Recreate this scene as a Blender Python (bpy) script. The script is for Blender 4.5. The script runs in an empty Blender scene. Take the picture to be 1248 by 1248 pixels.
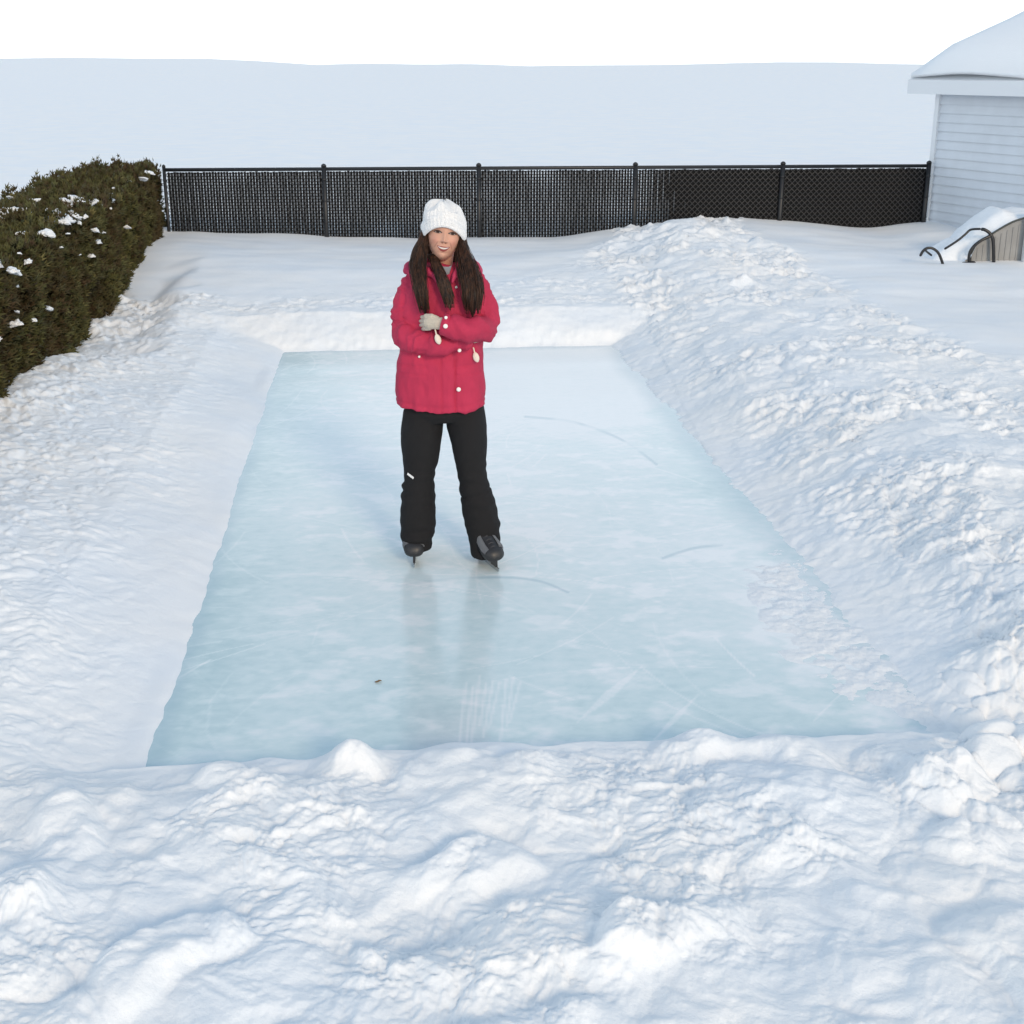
import bpy, bmesh, math, random
import numpy as np
from math import radians, sin, cos, tan, atan, pi
from mathutils import Vector, Matrix, noise

random.seed(7)
RNG = np.random.RandomState(11)
scene = bpy.context.scene
COL = scene.collection

# ------------------------------------------------------------------ camera model
F = 1600.0                      # focal length in pixels of a 1248 px wide picture
PITCH = radians(18.65)
CH = 2.30
CP, SP = cos(PITCH), sin(PITCH)

def ray(px, py):
    a = (px - 624) / F
    b = (624 - py) / F
    return a, CP + b * SP, -SP + b * CP
def on_z(px, py, z):
    r = ray(px, py); t = (z - CH) / r[2]
    return Vector((r[0] * t, r[1] * t, z))
def on_y(px, py, Y):
    r = ray(px, py); t = Y / r[1]
    return Vector((r[0] * t, Y, CH + r[2] * t))

cam = bpy.data.cameras.new('camera')
cam.sensor_width = 36; cam.sensor_height = 36; cam.sensor_fit = 'HORIZONTAL'
cam.lens = F / 1248 * 36
cam.clip_start = 0.05; cam.clip_end = 3000
camo = bpy.data.objects.new('camera', cam); COL.objects.link(camo)
camo.location = (0, 0, CH); camo.rotation_euler = (pi / 2 - PITCH, 0, 0)
scene.camera = camo

# ------------------------------------------------------------------ light
SUN_EL, SUN_AZ = radians(24), radians(159)      # azimuth measured from +Y towards +X : behind the camera, right
world = bpy.data.worlds.new('World'); scene.world = world
world.use_nodes = True
nt = world.node_tree
bg = nt.nodes['Background']
sky = nt.nodes.new('ShaderNodeTexSky'); sky.sky_type = 'NISHITA'
sky.sun_disc = False; sky.sun_elevation = SUN_EL; sky.sun_rotation = SUN_AZ
sky.air_density = 1.0; sky.dust_density = 1.0; sky.ozone_density = 1.0
bg.inputs[1].default_value = 0.15
# thin bright overcast in front of the clear sky: paler towards the horizon
tcw = nt.nodes.new('ShaderNodeTexCoord'); sep = nt.nodes.new('ShaderNodeSeparateXYZ')
nt.links.new(tcw.outputs['Generated'], sep.inputs[0])
crw = nt.nodes.new('ShaderNodeValToRGB'); ew = crw.color_ramp.elements
ew[0].position = 0.0; ew[0].color = (1.65, 1.70, 1.74, 1); ew[1].position = 1.0; ew[1].color = (.27, .395, .55, 1)
q_ = ew.new(.18); q_.color = (1.55, 1.65, 1.72, 1)
q2_ = ew.new(.42); q2_.color = (.54, .66, .78, 1)
nt.links.new(sep.outputs['Z'], crw.inputs[0])
nzw = nt.nodes.new('ShaderNodeTexNoise'); nzw.inputs['Scale'].default_value = 2.2; nzw.inputs['Detail'].default_value = 6
nt.links.new(tcw.outputs['Generated'], nzw.inputs['Vector'])
mrw = nt.nodes.new('ShaderNodeMapRange'); mrw.inputs[1].default_value = .3; mrw.inputs[2].default_value = .7; mrw.inputs[3].default_value = 6.6; mrw.inputs[4].default_value = 7.8
nt.links.new(nzw.outputs['Fac'], mrw.inputs[0])
scw = nt.nodes.new('ShaderNodeVectorMath'); scw.operation = 'SCALE'
nt.links.new(crw.outputs[0], scw.inputs[0]); nt.links.new(mrw.outputs[0], scw.inputs['Scale'])
mxw = nt.nodes.new('ShaderNodeMix'); mxw.data_type = 'RGBA'; mxw.inputs[0].default_value = .85
nt.links.new(sky.outputs[0], mxw.inputs[6]); nt.links.new(scw.outputs[0], mxw.inputs[7])
nt.links.new(mxw.outputs[2], bg.inputs[0])
sun = bpy.data.lights.new('sun', 'SUN'); sun.energy = 1.6; sun.angle = radians(12); sun.color = (1.0, 0.78, 0.54)
so = bpy.data.objects.new('sun', sun); COL.objects.link(so)
sd = Vector((sin(SUN_AZ) * cos(SUN_EL), cos(SUN_AZ) * cos(SUN_EL), sin(SUN_EL)))
so.rotation_euler = sd.to_track_quat('Z', 'Y').to_euler()
so.location = sd * 30
scene.view_settings.view_transform = 'Standard'
scene.view_settings.look = 'None'
scene.view_settings.gamma = 1
scene.view_settings.exposure = 0.05

# ------------------------------------------------------------------ helpers
def tag(o, label=None, cat=None, group=None, kind=None):
    if label: o['label'] = label
    if cat: o['category'] = cat
    if group: o['group'] = group
    if kind: o['kind'] = kind
    return o
def link(name, me, mat=None, parent=None, smooth=True):
    o = bpy.data.objects.new(name, me); COL.objects.link(o)
    if mat is not None:
        me.materials.clear()
        for m in (mat if isinstance(mat, (list, tuple)) else [mat]): me.materials.append(m)
    if smooth and len(me.polygons):
        me.polygons.foreach_set('use_smooth', [True] * len(me.polygons))
    if parent: o.parent = parent
    return o
def empty(name, loc=(0, 0, 0), rz=0):
    o = bpy.data.objects.new(name, None); COL.objects.link(o)
    o.location = loc; o.rotation_euler = (0, 0, rz); o.empty_display_size = .1
    return o
def bm_mesh(bm, name='m', norm=True):
    if norm: bmesh.ops.recalc_face_normals(bm, faces=bm.faces)
    me = bpy.data.meshes.new(name); bm.to_mesh(me); bm.free(); return me
def mesh_np(name, V, Q):
    """V (n,3) floats, Q (m,k) ints"""
    me = bpy.data.meshes.new(name)
    V = np.ascontiguousarray(V, dtype=np.float32); Q = np.ascontiguousarray(Q, dtype=np.int32)
    k = Q.shape[1]
    me.vertices.add(len(V)); me.vertices.foreach_set('co', V.ravel())
    me.loops.add(Q.size); me.loops.foreach_set('vertex_index', Q.ravel())
    me.polygons.add(len(Q)); me.polygons.foreach_set('loop_start', np.arange(0, Q.size, k, dtype=np.int32))
    me.update(calc_edges=True); me.validate()
    return me
def grid_np(name, X, Y, Z, mask=None):
    n, m = X.shape
    V = np.stack([X.ravel(), Y.ravel(), Z.ravel()], 1)
    I = np.arange(n * m).reshape(n, m)
    Q = np.stack([I[:-1, :-1], I[:-1, 1:], I[1:, 1:], I[1:, :-1]], -1).reshape(-1, 4)
    if mask is not None:
        Q = Q[mask[:-1, :-1].ravel()]
    return mesh_np(name, V, Q)
def set_attr(me, name, arr):
    a = me.attributes.new(name, 'FLOAT', 'POINT'); a.data.foreach_set('value', np.ascontiguousarray(arr, dtype=np.float32).ravel())
def set_col(me, name, arr):
    a = me.attributes.new(name, 'FLOAT_COLOR', 'POINT')
    c = np.ones((len(arr), 4), dtype=np.float32); c[:, :3] = arr
    a.data.foreach_set('color', c.ravel())
def bevel_box(bm, c, s, bev=0.0, rot=None):
    r = bmesh.ops.create_cube(bm, size=1)
    vs = r['verts']
    bmesh.ops.scale(bm, vec=s, verts=vs)
    if bev > 0:
        es = list({e for v in vs for e in v.link_edges})
        rr = bmesh.ops.bevel(bm, geom=es, offset=bev, segments=2, affect='EDGES', profile=.5)
        vs = list({v for f in rr['faces'] for v in f.verts} | {v for v in vs if v.is_valid})
    if rot is not None: bmesh.ops.rotate(bm, cent=(0, 0, 0), matrix=rot, verts=vs)
    bmesh.ops.translate(bm, vec=c, verts=vs)
    return vs
def ring_loft(bm, rings, cap=True):
    """rings: list of lists of Vectors, same count"""
    vv = [[bm.verts.new(p) for p in r] for r in rings]
    n = len(vv[0])
    for a, b in zip(vv[:-1], vv[1:]):
        for i in range(n):
            bm.faces.new((a[i], a[(i + 1) % n], b[(i + 1) % n], b[i]))
    if cap:
        bm.faces.new(vv[0][::-1]); bm.faces.new(vv[-1])
def hring(c, rx, ry, n=36, p=2.0, rz=0):
    out = []
    for i in range(n):
        t = 2 * pi * i / n
        cx, sx = cos(t), sin(t)
        x = rx * math.copysign(abs(cx) ** (2 / p), cx); y = ry * math.copysign(abs(sx) ** (2 / p), sx)
        out.append(Vector((c[0] + x * cos(rz) - y * sin(rz), c[1] + x * sin(rz) + y * cos(rz), c[2])))
    return out
def tube(bm, pts, rad, n=10, round_ends=True, flat=1.0):
    pts = [Vector(p) for p in pts]
    if not isinstance(rad, (list, tuple)): rad = [rad] * len(pts)
    rad = list(rad)
    if round_ends:
        d0 = (pts[0] - pts[1]).normalized(); d1 = (pts[-1] - pts[-2]).normalized()
        r0, r1 = rad[0], rad[-1]
        pts = [pts[0] + d0 * r0 * .95, pts[0] + d0 * r0 * .7] + pts + [pts[-1] + d1 * r1 * .7, pts[-1] + d1 * r1 * .95]
        rad = [r0 * .3, r0 * .72] + rad + [r1 * .72, r1 * .3]
    rings = []; up = None
    for i, p in enumerate(pts):
        t = (pts[min(i + 1, len(pts) - 1)] - pts[max(i - 1, 0)]).normalized()
        if up is None:
            up = Vector((0, 0, 1)) if abs(t.z) < .9 else Vector((0, 1, 0))
        u = (up - t * up.dot(t)).normalized(); v = t.cross(u); up = u
        rings.append([p + u * (cos(2 * pi * k / n) * rad[i]) + v * (sin(2 * pi * k / n) * rad[i] * flat) for k in range(n)])
    ring_loft(bm, rings)
def catmull(P, m=8):
    P = [Vector(p) for p in P]; Q = [P[0]] + P + [P[-1]]; out = []
    for i in range(1, len(Q) - 2):
        a, b, c, d = Q[i - 1:i + 3]
        for k in range(m):
            t = k / m
            out.append(.5 * ((2 * b) + (c - a) * t + (2 * a - 5 * b + 4 * c - d) * t * t + (3 * b - a - 3 * c + d) * t ** 3))
    out.append(P[-1]); return out
def lerp_list(L, m):
    """values along the catmull samples"""
    n = len(L); out = []
    for i in range(n - 1):
        for k in range(m): out.append(L[i] + (L[i + 1] - L[i]) * k / m)
    out.append(L[-1]); return out
def remesh(bm, voxel, smooth=6, fac=.5):
    me = bm_mesh(bm)
    o = bpy.data.objects.new('tmp', me); COL.objects.link(o)
    m = o.modifiers.new('r', 'REMESH'); m.mode = 'VOXEL'; m.voxel_size = voxel; m.adaptivity = 0
    s = o.modifiers.new('s', 'SMOOTH'); s.iterations = smooth; s.factor = fac
    dg = bpy.context.evaluated_depsgraph_get(); dg.update()
    r = bpy.data.meshes.new_from_object(o.evaluated_get(dg))
    bpy.data.objects.remove(o); bpy.data.meshes.remove(me)
    return r
def get_np(me):
    V = np.empty(len(me.vertices) * 3, dtype=np.float32); me.vertices.foreach_get('co', V)
    N = np.empty(len(me.vertices) * 3, dtype=np.float32); me.vertices.foreach_get('normal', N)
    return V.reshape(-1, 3).astype(float), N.reshape(-1, 3).astype(float)
def put_np(me, V):
    me.vertices.foreach_set('co', np.ascontiguousarray(V, dtype=np.float32).ravel()); me.update()

# ------------------------------------------------------------------ numpy noise
def _h(ix, iy, seed):
    h = (ix.astype(np.int64) * 374761393 + iy.astype(np.int64) * 668265263 + seed * 1442695041) & 0xffffffff
    h = ((h ^ (h >> 13)) * 1274126177) & 0xffffffff
    h = ((h ^ (h >> 16)) * 2246822519) & 0xffffffff
    return ((h ^ (h >> 15)) & 0xffffff) / float(0xffffff)
def gn(x, y, seed=0):
    ix = np.floor(x); iy = np.floor(y); fx = x - ix; fy = y - iy
    u = fx * fx * fx * (fx * (fx * 6 - 15) + 10); v = fy * fy * fy * (fy * (fy * 6 - 15) + 10)
    def g(dx, dy):
        a = _h(ix + dx, iy + dy, seed) * 2 * pi
        return np.cos(a) * (fx - dx) + np.sin(a) * (fy - dy)
    a = g(0, 0); b = g(1, 0); c = g(0, 1); d = g(1, 1)
    return ((a + (b - a) * u) * (1 - v) + (c + (d - c) * u) * v) * 1.5
def fbm(x, y, oct=4, seed=0, gain=.5):
    s = 0; a = 1.0
    for o in range(oct):
        s = s + a * gn(x * 2 ** o + 17.3 * o, y * 2 ** o - 9.1 * o, seed + o); a *= gain
    return s
def domes(x, y, seed, prob=.8, rmin=.35, rmax=.75):
    ix = np.floor(x); iy = np.floor(y); out = np.zeros_like(x)
    for dx in (-1, 0, 1):
        for dy in (-1, 0, 1):
            cx = ix + dx; cy = iy + dy
            jx = _h(cx, cy, seed); jy = _h(cx, cy, seed + 1); r = rmin + (rmax - rmin) * _h(cx, cy, seed + 2)
            on = _h(cx, cy, seed + 3) < prob
            d2 = ((x - cx - jx) ** 2 + (y - cy - jy) ** 2) / (r * r)
            hgt = np.where(on, r * np.sqrt(np.clip(1 - d2, 0, 1)), 0)
            out = np.maximum(out, hgt)
    return out
def ss(a, b, x):
    t = np.clip((x - a) / (b - a), 0, 1); return t * t * (3 - 2 * t)
def pix(x, y, z):
    zc = y * CP + (CH - z) * SP
    yc = y * SP - (CH - z) * CP
    zc = np.maximum(zc, .05)
    return 624 + F * x / zc, 624 - F * yc / zc
def polydist(px, py, pts):
    d = np.full(px.shape, 1e9)
    for (a, b), (c, e) in zip(pts[:-1], pts[1:]):
        vx, vy = c - a, e - b; L = vx * vx + vy * vy
        t = np.clip(((px - a) * vx + (py - b) * vy) / L, 0, 1)
        d = np.minimum(d, np.hypot(px - a - t * vx, py - b - t * vy))
    return d

# ------------------------------------------------------------------ materials
def new_mat(name):
    m = bpy.data.materials.new(name); m.use_nodes = True
    return m, m.node_tree, m.node_tree.nodes['Principled BSDF']
def simple(name, col, rough=.6, metal=0, bump=0, bscale=200, var=0, vscale=6, spec=.5, sheen=0, detail=4):
    m, t, p = new_mat(name)
    p.inputs['Base Color'].default_value = (*col, 1); p.inputs['Roughness'].default_value = rough
    p.inputs['Metallic'].default_value = metal; p.inputs['Specular IOR Level'].default_value = spec
    if sheen: p.inputs['Sheen Weight'].default_value = sheen
    tc = t.nodes.new('ShaderNodeTexCoord')
    if var:
        n = t.nodes.new('ShaderNodeTexNoise'); n.inputs['Scale'].default_value = vscale; n.inputs['Detail'].default_value = 6
        t.links.new(tc.outputs['Object'], n.inputs['Vector'])
        r = t.nodes.new('ShaderNodeMapRange'); r.inputs[1].default_value = .3; r.inputs[2].default_value = .7
        r.inputs[3].default_value = 1 - var; r.inputs[4].default_value = 1 + var
        t.links.new(n.outputs['Fac'], r.inputs[0])
        mx = t.nodes.new('ShaderNodeVectorMath'); mx.operation = 'SCALE'; mx.inputs[0].default_value = col
        t.links.new(r.outputs[0], mx.inputs['Scale']); t.links.new(mx.outputs[0], p.inputs['Base Color'])
    if bump:
        n = t.nodes.new('ShaderNodeTexNoise'); n.inputs['Scale'].default_value = bscale; n.inputs['Detail'].default_value = detail
        t.links.new(tc.outputs['Object'], n.inputs['Vector'])
        b = t.nodes.new('ShaderNodeBump'); b.inputs['Strength'].default_value = bump; b.inputs['Distance'].default_value = .01
        t.links.new(n.outputs['Fac'], b.inputs['Height']); t.links.new(b.outputs[0], p.inputs['Normal'])
    return m

def snow_mat(name, bump=.6):
    m, t, p = new_mat(name)
    p.inputs['Roughness'].default_value = .62; p.inputs['Specular IOR Level'].default_value = .25
    p.inputs['Subsurface Weight'].default_value = 0.0
    tc = t.nodes.new('ShaderNodeTexCoord')
    n0 = t.nodes.new('ShaderNodeTexNoise'); n0.inputs['Scale'].default_value = 1.7; n0.inputs['Detail'].default_value = 5
    t.links.new(tc.outputs['Object'], n0.inputs['Vector'])
    cr = t.nodes.new('ShaderNodeValToRGB')
    cr.color_ramp.elements[0].position = .35; cr.color_ramp.elements[0].color = (.84, .87, .90, 1)
    cr.color_ramp.elements[1].position = .65; cr.color_ramp.elements[1].color = (.90, .90, .895, 1)
    t.links.new(n0.outputs['Fac'], cr.inputs[0]); t.links.new(cr.outputs[0], p.inputs['Base Color'])
    n1 = t.nodes.new('ShaderNodeTexNoise'); n1.inputs['Scale'].default_value = 55; n1.inputs['Detail'].default_value = 8
    n1.inputs['Roughness'].default_value = .65
    t.links.new(tc.outputs['Object'], n1.inputs['Vector'])
    at = t.nodes.new('ShaderNodeAttribute'); at.attribute_name = 'rough'
    ml = t.nodes.new('ShaderNodeMath'); ml.operation = 'MULTIPLY_ADD'; ml.inputs[1].default_value = bump; ml.inputs[2].default_value = .06
    t.links.new(at.outputs['Fac'], ml.inputs[0])
    b = t.nodes.new('ShaderNodeBump'); b.inputs['Distance'].default_value = .02
    t.links.new(ml.outputs[0], b.inputs['Strength']); t.links.new(n1.outputs['Fac'], b.inputs['Height'])
    t.links.new(b.outputs[0], p.inputs['Normal'])
    return m
M_SNOW = snow_mat('snow')
M_SNOWCLUMP = simple('settled snow', (.87, .89, .91), .65, bump=.4, bscale=60, spec=.25)

# ------------------------------------------------------------------ the ice and the snow round it
NL, NR = on_z(176, 944, 0), on_z(1172, 908, 0)
FR, FL = on_z(750, 420, 0), on_z(342, 428, 0)
def line_d(x, y, a, b):
    """distance to the right of the directed line a->b (outside positive for a clockwise loop seen reversed)"""
    dx, dy = b.x - a.x, b.y - a.y; L = math.hypot(dx, dy)
    return ((x - a.x) * dy - (y - a.y) * dx) / L
def sides(x, y):
    # loop NL -> NR -> FR -> FL is counter-clockwise: right side of every edge is outside
    return line_d(x, y, FL, NL), line_d(x, y, NR, FR), line_d(x, y, FR, FL), line_d(x, y, NL, NR)

FY0, FK = 16.30, .075              # fence line y = FY0 + FK * x
HA, HB = Vector((-2.90, 5.2)), Vector((-4.28, 16.5))       # foot of the hedge face
def hedge_d(x, y):
    dx, dy = HB.x - HA.x, HB.y - HA.y; L = math.hypot(dx, dy)
    return ((x - HA.x) * dy - (y - HA.y) * dx) / L          # positive on the yard side

def height(x, y, fine=True):
    dl, dr, db, df = sides(x, y)
    wob = .045 * gn(x * 1.6, y * 1.6, 3) + .02 * gn(x * 6, y * 6, 4) + .018 * fbm(x * 13, y * 13, 3, 7)
    wl = .02 * gn(x * 1.3, y * 1.3, 5) + .008 * gn(x * 9, y * 9, 6)
    wf = .05 * gn(x * 2.3, y * 2.3, 33) + .03 * gn(x * 8, y * 8, 34)
    dl2 = dl + wl; dr2 = dr + wob; db2 = db + wob * .7; df2 = df + wf
    hl = .16 * np.clip(dl2 / .55, 0, 1) ** .8 + .15 * ss(.3, 1.5, dl2)
    hr = .13 * np.clip(dr2 / .5, 0, 1) ** .9 + .20 * ss(.1, 1.2, dr2)
    hb = .24 * np.clip(db2 / .45, 0, 1) ** .8 + .09 * ss(.5, 2.5, db2)
    hf = .09 * ss(0, .09, df2) + .07 * ss(.05, .45, df2)
    h = (hl ** 4 + hr ** 4 + hb ** 4 + hf ** 4 + 1e-12) ** .25
    inside = np.maximum(np.maximum(dl2, dr2), np.maximum(db2, df2))
    out = ss(0, .12, inside)
    h = np.where(inside < 0, -.03 * ss(0, .06, -inside), h)
    px, py = pix(x, y, .3)
    # undisturbed snow
    nb = 7 * gn(x * 1.1, y * 1.1, 8) + 4 * gn(x * 4, y * 4, 9)
    bA = np.interp(px, [-800, 120, 150, 300, 450, 640, 700, 745, 790], [200, 250, 352, 362, 352, 345, 320, 300, 200])
    bB = np.interp(px, [850, 888, 905, 1000, 1120, 1248, 1700], [200, 262, 300, 345, 405, 450, 600])
    smooth = np.maximum(ss(-5, 9, bA - py + nb), ss(-6, 14, bB - py + nb))
    smooth = np.maximum(smooth, ss(.3, .0, hedge_d(x, y) + 1.1))
    # along the fence
    yf = FY0 + FK * x
    pf, _ = pix(x, yf, .35)
    pyI = lambda q: np.interp(q, [-400, 205, 300, 400, 580, 700, 780, 830, 945, 1000, 1060, 1118, 1400], [281, 281, 285, 290, 291, 287, 276, 265, 267, 274, 280, 271, 268])
    pyf = (pyI(pf - 26) + pyI(pf - 13) + pyI(pf) + pyI(pf + 13) + pyI(pf + 26)) / 5
    a = PITCH - np.arctan((624 - pyf) / F)
    zf = CH - yf * np.tan(a)
    tf = np.exp(-np.clip(yf - y, 0, 30) / np.where(pf > 745, 1.9, 1.6)) * ss(5.0, 1.0, y - yf)
    h = h * (1 - tf) + zf * tf
    c1 = on_z(835, 275, .55); c2 = on_z(885, 345, .35)  # ridge added on the drift so its face catches a bright sun patch
    mt = np.clip(((x - c1.x) * (c2.x - c1.x) + (y - c1.y) * (c2.y - c1.y)) / ((c2.x - c1.x) ** 2 + (c2.y - c1.y) ** 2), 0, 1)
    h = h + (.13 - .06 * mt) * np.exp(-(np.hypot(x - c1.x - mt * (c2.x - c1.x), y - c1.y - mt * (c2.y - c1.y)) / .42) ** 2)
    # big gentle swell
    h = h + out * .035 * fbm(x * .55, y * .55, 3, 21)
    # rough, shovelled snow
    rough = (1 - smooth) * out
    wx = x + .05 * gn(x * 5, y * 5, 41); wy = y + .05 * gn(x * 5, y * 5, 42)
    rightw = ss(-.02, .55, dr); frontw = ss(0, .3, df); leftw = ss(.8, 1.7, dl) ; backw = ss(.2, .8, db)
    nearright = ss(1095, 1200, px) * ss(700, 780, py) * (.15 + .85 * ss(1010, 890, py))
    amp_big = np.clip(.42 * rightw + .62 * frontw + .45 * leftw + .15 * backw + .6 * nearright, 0, 1.1)
    amp_fine = np.clip(.75 * rightw + .5 * frontw + .45 * leftw + .55 * backw + .18 * ss(.05, .4, dl), 0, 1)
    patch = ss(-.35, .45, gn(x * 1.3, y * 1.3, 71) + .5 * gn(x * 3.7, y * 3.7, 73))
    big = .060 * fbm(wx * 2.3, wy * 2.3, 4, 50, .52) + .045 * domes(wx * 2.6, wy * 2.6, 54, .45, .3, .8) + .035 * domes(wx * 7 , wy * 7, 60, .35, .2, .75) * patch + .02
    fines = .020 * fbm(wx * 6.5, wy * 6.5, 5, 72, .60) * (.35 + patch) + .026 * domes(wx * 11, wy * 11, 70, .38, .15, .7) * patch \
        + .011 * domes(wx * 25, wy * 25, 80, .40, .2, .7) * (.3 + patch) + .006 * domes(wx * 52, wy * 52, 85, .45, .2, .7) * (.2 + patch)
    h = h + rough * ((amp_big * (big - .03) + nearright * (.085 * domes(wx * 3.6, wy * 3.6, 150, .9, .4, .8) + .05 * domes(wx * 8.5, wy * 8.5, 155, .8, .3, .75) - .07)) + 1.35 * amp_fine * (fines - .004))
    # long shovel furrows across the right bank
    fx = (x * .86 + y * .50); fy = (-x * .5 + y * .86)
    fur = gn(fx * 1.4 + .4 * gn(x * 2, y * 2, 91), fy * 9, 90)
    fm = ss(105, 30, np.hypot((px - 1000), (py - 610) * .8))
    h = h + rough * rightw * (.0 + .028 * fm * ss(-.2, .4, gn(x * 3, y * 3, 93))) * (1 - np.abs(fur) * 2)
    h = h - rough * rightw * .07 * domes(wx * 1.9, wy * 1.9, 160, .55, .18, .38)
    h = h + rough * frontw * .05 * ss(.25, .6, gn(x * 2.6, y * 2.6, 95))
    # lump sticking up on the edge at the front
    for (lx, ly, r_, a_) in ((430, 936, .10, .10), (655, 945, .09, .06), (855, 905, .10, .06), (1200, 925, .13, .08), (1165, 800, .12, .05), (1225, 815, .14, .09)):
        c = on_z(lx, ly, .1); d = np.hypot(x - c.x, y - c.y)
        h = h + a_ * np.exp(-(d / r_) ** 2 * 1.2) * (inside > -.02)
    # crumbly gully along the hedge
    hd = hedge_d(x, y)
    g = ss(.75, .35, hd + .15 * gn(x * 2, y * 2, 97)) * ss(9.2, 10.5, y) * ss(14.8, 12.6, y) * (hd > -1.3)
    h = h - .17 * g
    h = h + (1 - smooth) * ss(1.7, .2, hd) * ss(-.3, .1, hd) * (.022 * domes(wx * 14, wy * 14, 100, .6, .2, .7) + .010 * domes(wx * 31, wy * 31, 104, .6, .2, .7))
    # thin shaved snow spilled on the ice at the near right and along the right edge
    px0, py0 = pix(x, y, .02)
    sp = polydist(px0, py0, [(950, 712), (995, 765), (1050, 805), (1115, 858), (1175, 905)])
    pm = ss(66 - 38 * ss(1050, 1120, px0), 6, sp + 16 * fbm(x * 4, y * 4, 3, 110)) * (inside < .12)
    pz = pm * (.012 + .009 * fbm(x * 10, y * 10, 4, 112, .6)) - .007
    h = np.where((inside < .12) & (pm > 0.01), np.maximum(h, pz), h)
    rgh = np.clip(rough * np.maximum(amp_fine, .25) + .5 * pm, 0, 1)
    # ripples of wind on the undisturbed snow
    h = h + smooth * out * (.004 * gn(x * 2.2, y * 5, 120) + .02 * gn(x * .8, y * .9, 121))
    return h, np.clip(rgh * .8, 0, 1), inside

def build_ground():
    nr, nc = 1420, 1000
    ys = np.exp(np.linspace(math.log(1.75), math.log(18.6), nr))
    us = np.linspace(-.60, .60, nc)
    Y, U = np.meshgrid(ys, us, indexing='ij')
    X = U * (Y + .35)
    Z, R, I = height(X, Y)
    # outer sheet, same height function but coarse; sinks out of sight under the fine patch
    me = grid_np('snow_ground', X, Y, Z)
    # hole in the far sheet: vertices under the fine patch are lowered
    xs = np.concatenate([-np.geomspace(14, 1500, 26)[::-1], np.linspace(-13.6, 13.6, 137), np.geomspace(14, 1500, 26)])
    yy = np.concatenate([-np.geomspace(6, 1500, 22)[::-1], np.linspace(-5.8, 22, 140), np.geomspace(22.5, 2500, 40)])
    X2, Y2 = np.meshgrid(xs, yy, indexing='xy')
    Z2, R2, I2 = height(np.clip(X2, -60, 60), np.clip(Y2, 1.0, 60))
    far = ss(14, 40, np.hypot(X2, Y2 - 8))
    Z2 = Z2 * (1 - far) + (.30 + (1.5 + 3.2 * fbm(X2 * .006, Y2 * .006, 3, 205)) * ss(50, 300, np.hypot(X2, Y2))) * far
    lim = .60 * (Y2 + .35)
    ins = (np.abs(X2) < lim - .28) & (Y2 > 2.05) & (Y2 < 18.3)
    Z2 = np.where(ins, -.35, Z2 - .004)
    m2 = grid_np('outer', X2, Y2, Z2)
    bm = bmesh.new(); 
    V1, _ = get_np(me); V2, _ = get_np(m2)
    Q1 = np.empty(len(me.polygons) * 4, dtype=np.int32); me.loops.foreach_get('vertex_index', Q1)
    Q2 = np.empty(len(m2.polygons) * 4, dtype=np.int32); m2.loops.foreach_get('vertex_index', Q2)
    bm.free()
    V = np.concatenate([V1, V2]); Q = np.concatenate([Q1.reshape(-1, 4), Q2.reshape(-1, 4) + len(V1)])
    bpy.data.meshes.remove(me); bpy.data.meshes.remove(m2)
    mm = mesh_np('snow_ground', V, Q)
    set_attr(mm, 'rough', np.concatenate([R.ravel(), np.full(R2.size, .15)]))
    o = link('snow_ground', mm, M_SNOW)
    tag(o, kind='structure')
build_ground()
def Hs(x, y):
    h, _, _ = height(np.array([[float(x)]]), np.array([[float(y)]])); return float(h[0, 0])

def ice_mat():
    m, t, p = new_mat('ice')
    N = t.nodes.new; Lk = t.links.new
    tc = N('ShaderNodeTexCoord')
    fr = N('ShaderNodeAttribute'); fr.attribute_name = 'frost_glare'
    mk = N('ShaderNodeAttribute'); mk.attribute_name = 'mark'
    n = N('ShaderNodeTexNoise'); n.inputs['Scale'].default_value = 9; n.inputs['Detail'].default_value = 9; n.inputs['Roughness'].default_value = .7
    mp = N('ShaderNodeMapping'); mp.inputs['Scale'].default_value = (1, 1.5, 1)
    Lk(tc.outputs['Object'], mp.inputs[0]); Lk(mp.outputs[0], n.inputs['Vector'])
    s = N('ShaderNodeMath'); s.operation = 'SUBTRACT'; s.inputs[1].default_value = .5; Lk(n.outputs['Fac'], s.inputs[0])
    a = N('ShaderNodeMath'); a.operation = 'MULTIPLY_ADD'; a.inputs[1].default_value = .55; Lk(s.outputs[0], a.inputs[0]); Lk(fr.outputs['Fac'], a.inputs[2])
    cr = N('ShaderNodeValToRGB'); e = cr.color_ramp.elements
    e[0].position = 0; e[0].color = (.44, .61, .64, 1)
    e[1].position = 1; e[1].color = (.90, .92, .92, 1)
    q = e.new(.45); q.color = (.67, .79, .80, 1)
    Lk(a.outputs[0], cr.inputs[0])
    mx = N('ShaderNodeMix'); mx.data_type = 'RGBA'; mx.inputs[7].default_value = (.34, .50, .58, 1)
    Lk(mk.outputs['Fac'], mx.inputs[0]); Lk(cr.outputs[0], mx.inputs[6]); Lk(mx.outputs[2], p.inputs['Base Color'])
    r = N('ShaderNodeMapRange'); r.inputs[1].default_value = 0; r.inputs[2].default_value = 1; r.inputs[3].default_value = .14; r.inputs[4].default_value = .20
    Lk(a.outputs[0], r.inputs[0]); Lk(r.outputs[0], p.inputs['Roughness'])
    p.inputs['IOR'].default_value = 1.42
    n2 = N('ShaderNodeTexNoise'); n2.inputs['Scale'].default_value = 30; n2.inputs['Detail'].default_value = 6
    Lk(mp.outputs[0], n2.inputs['Vector'])
    b = N('ShaderNodeBump'); b.inputs['Strength'].default_value = .10; b.inputs['Distance'].default_value = .006
    Lk(n2.outputs['Fac'], b.inputs['Height']); Lk(b.outputs[0], p.inputs['Normal'])
    return m
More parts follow.
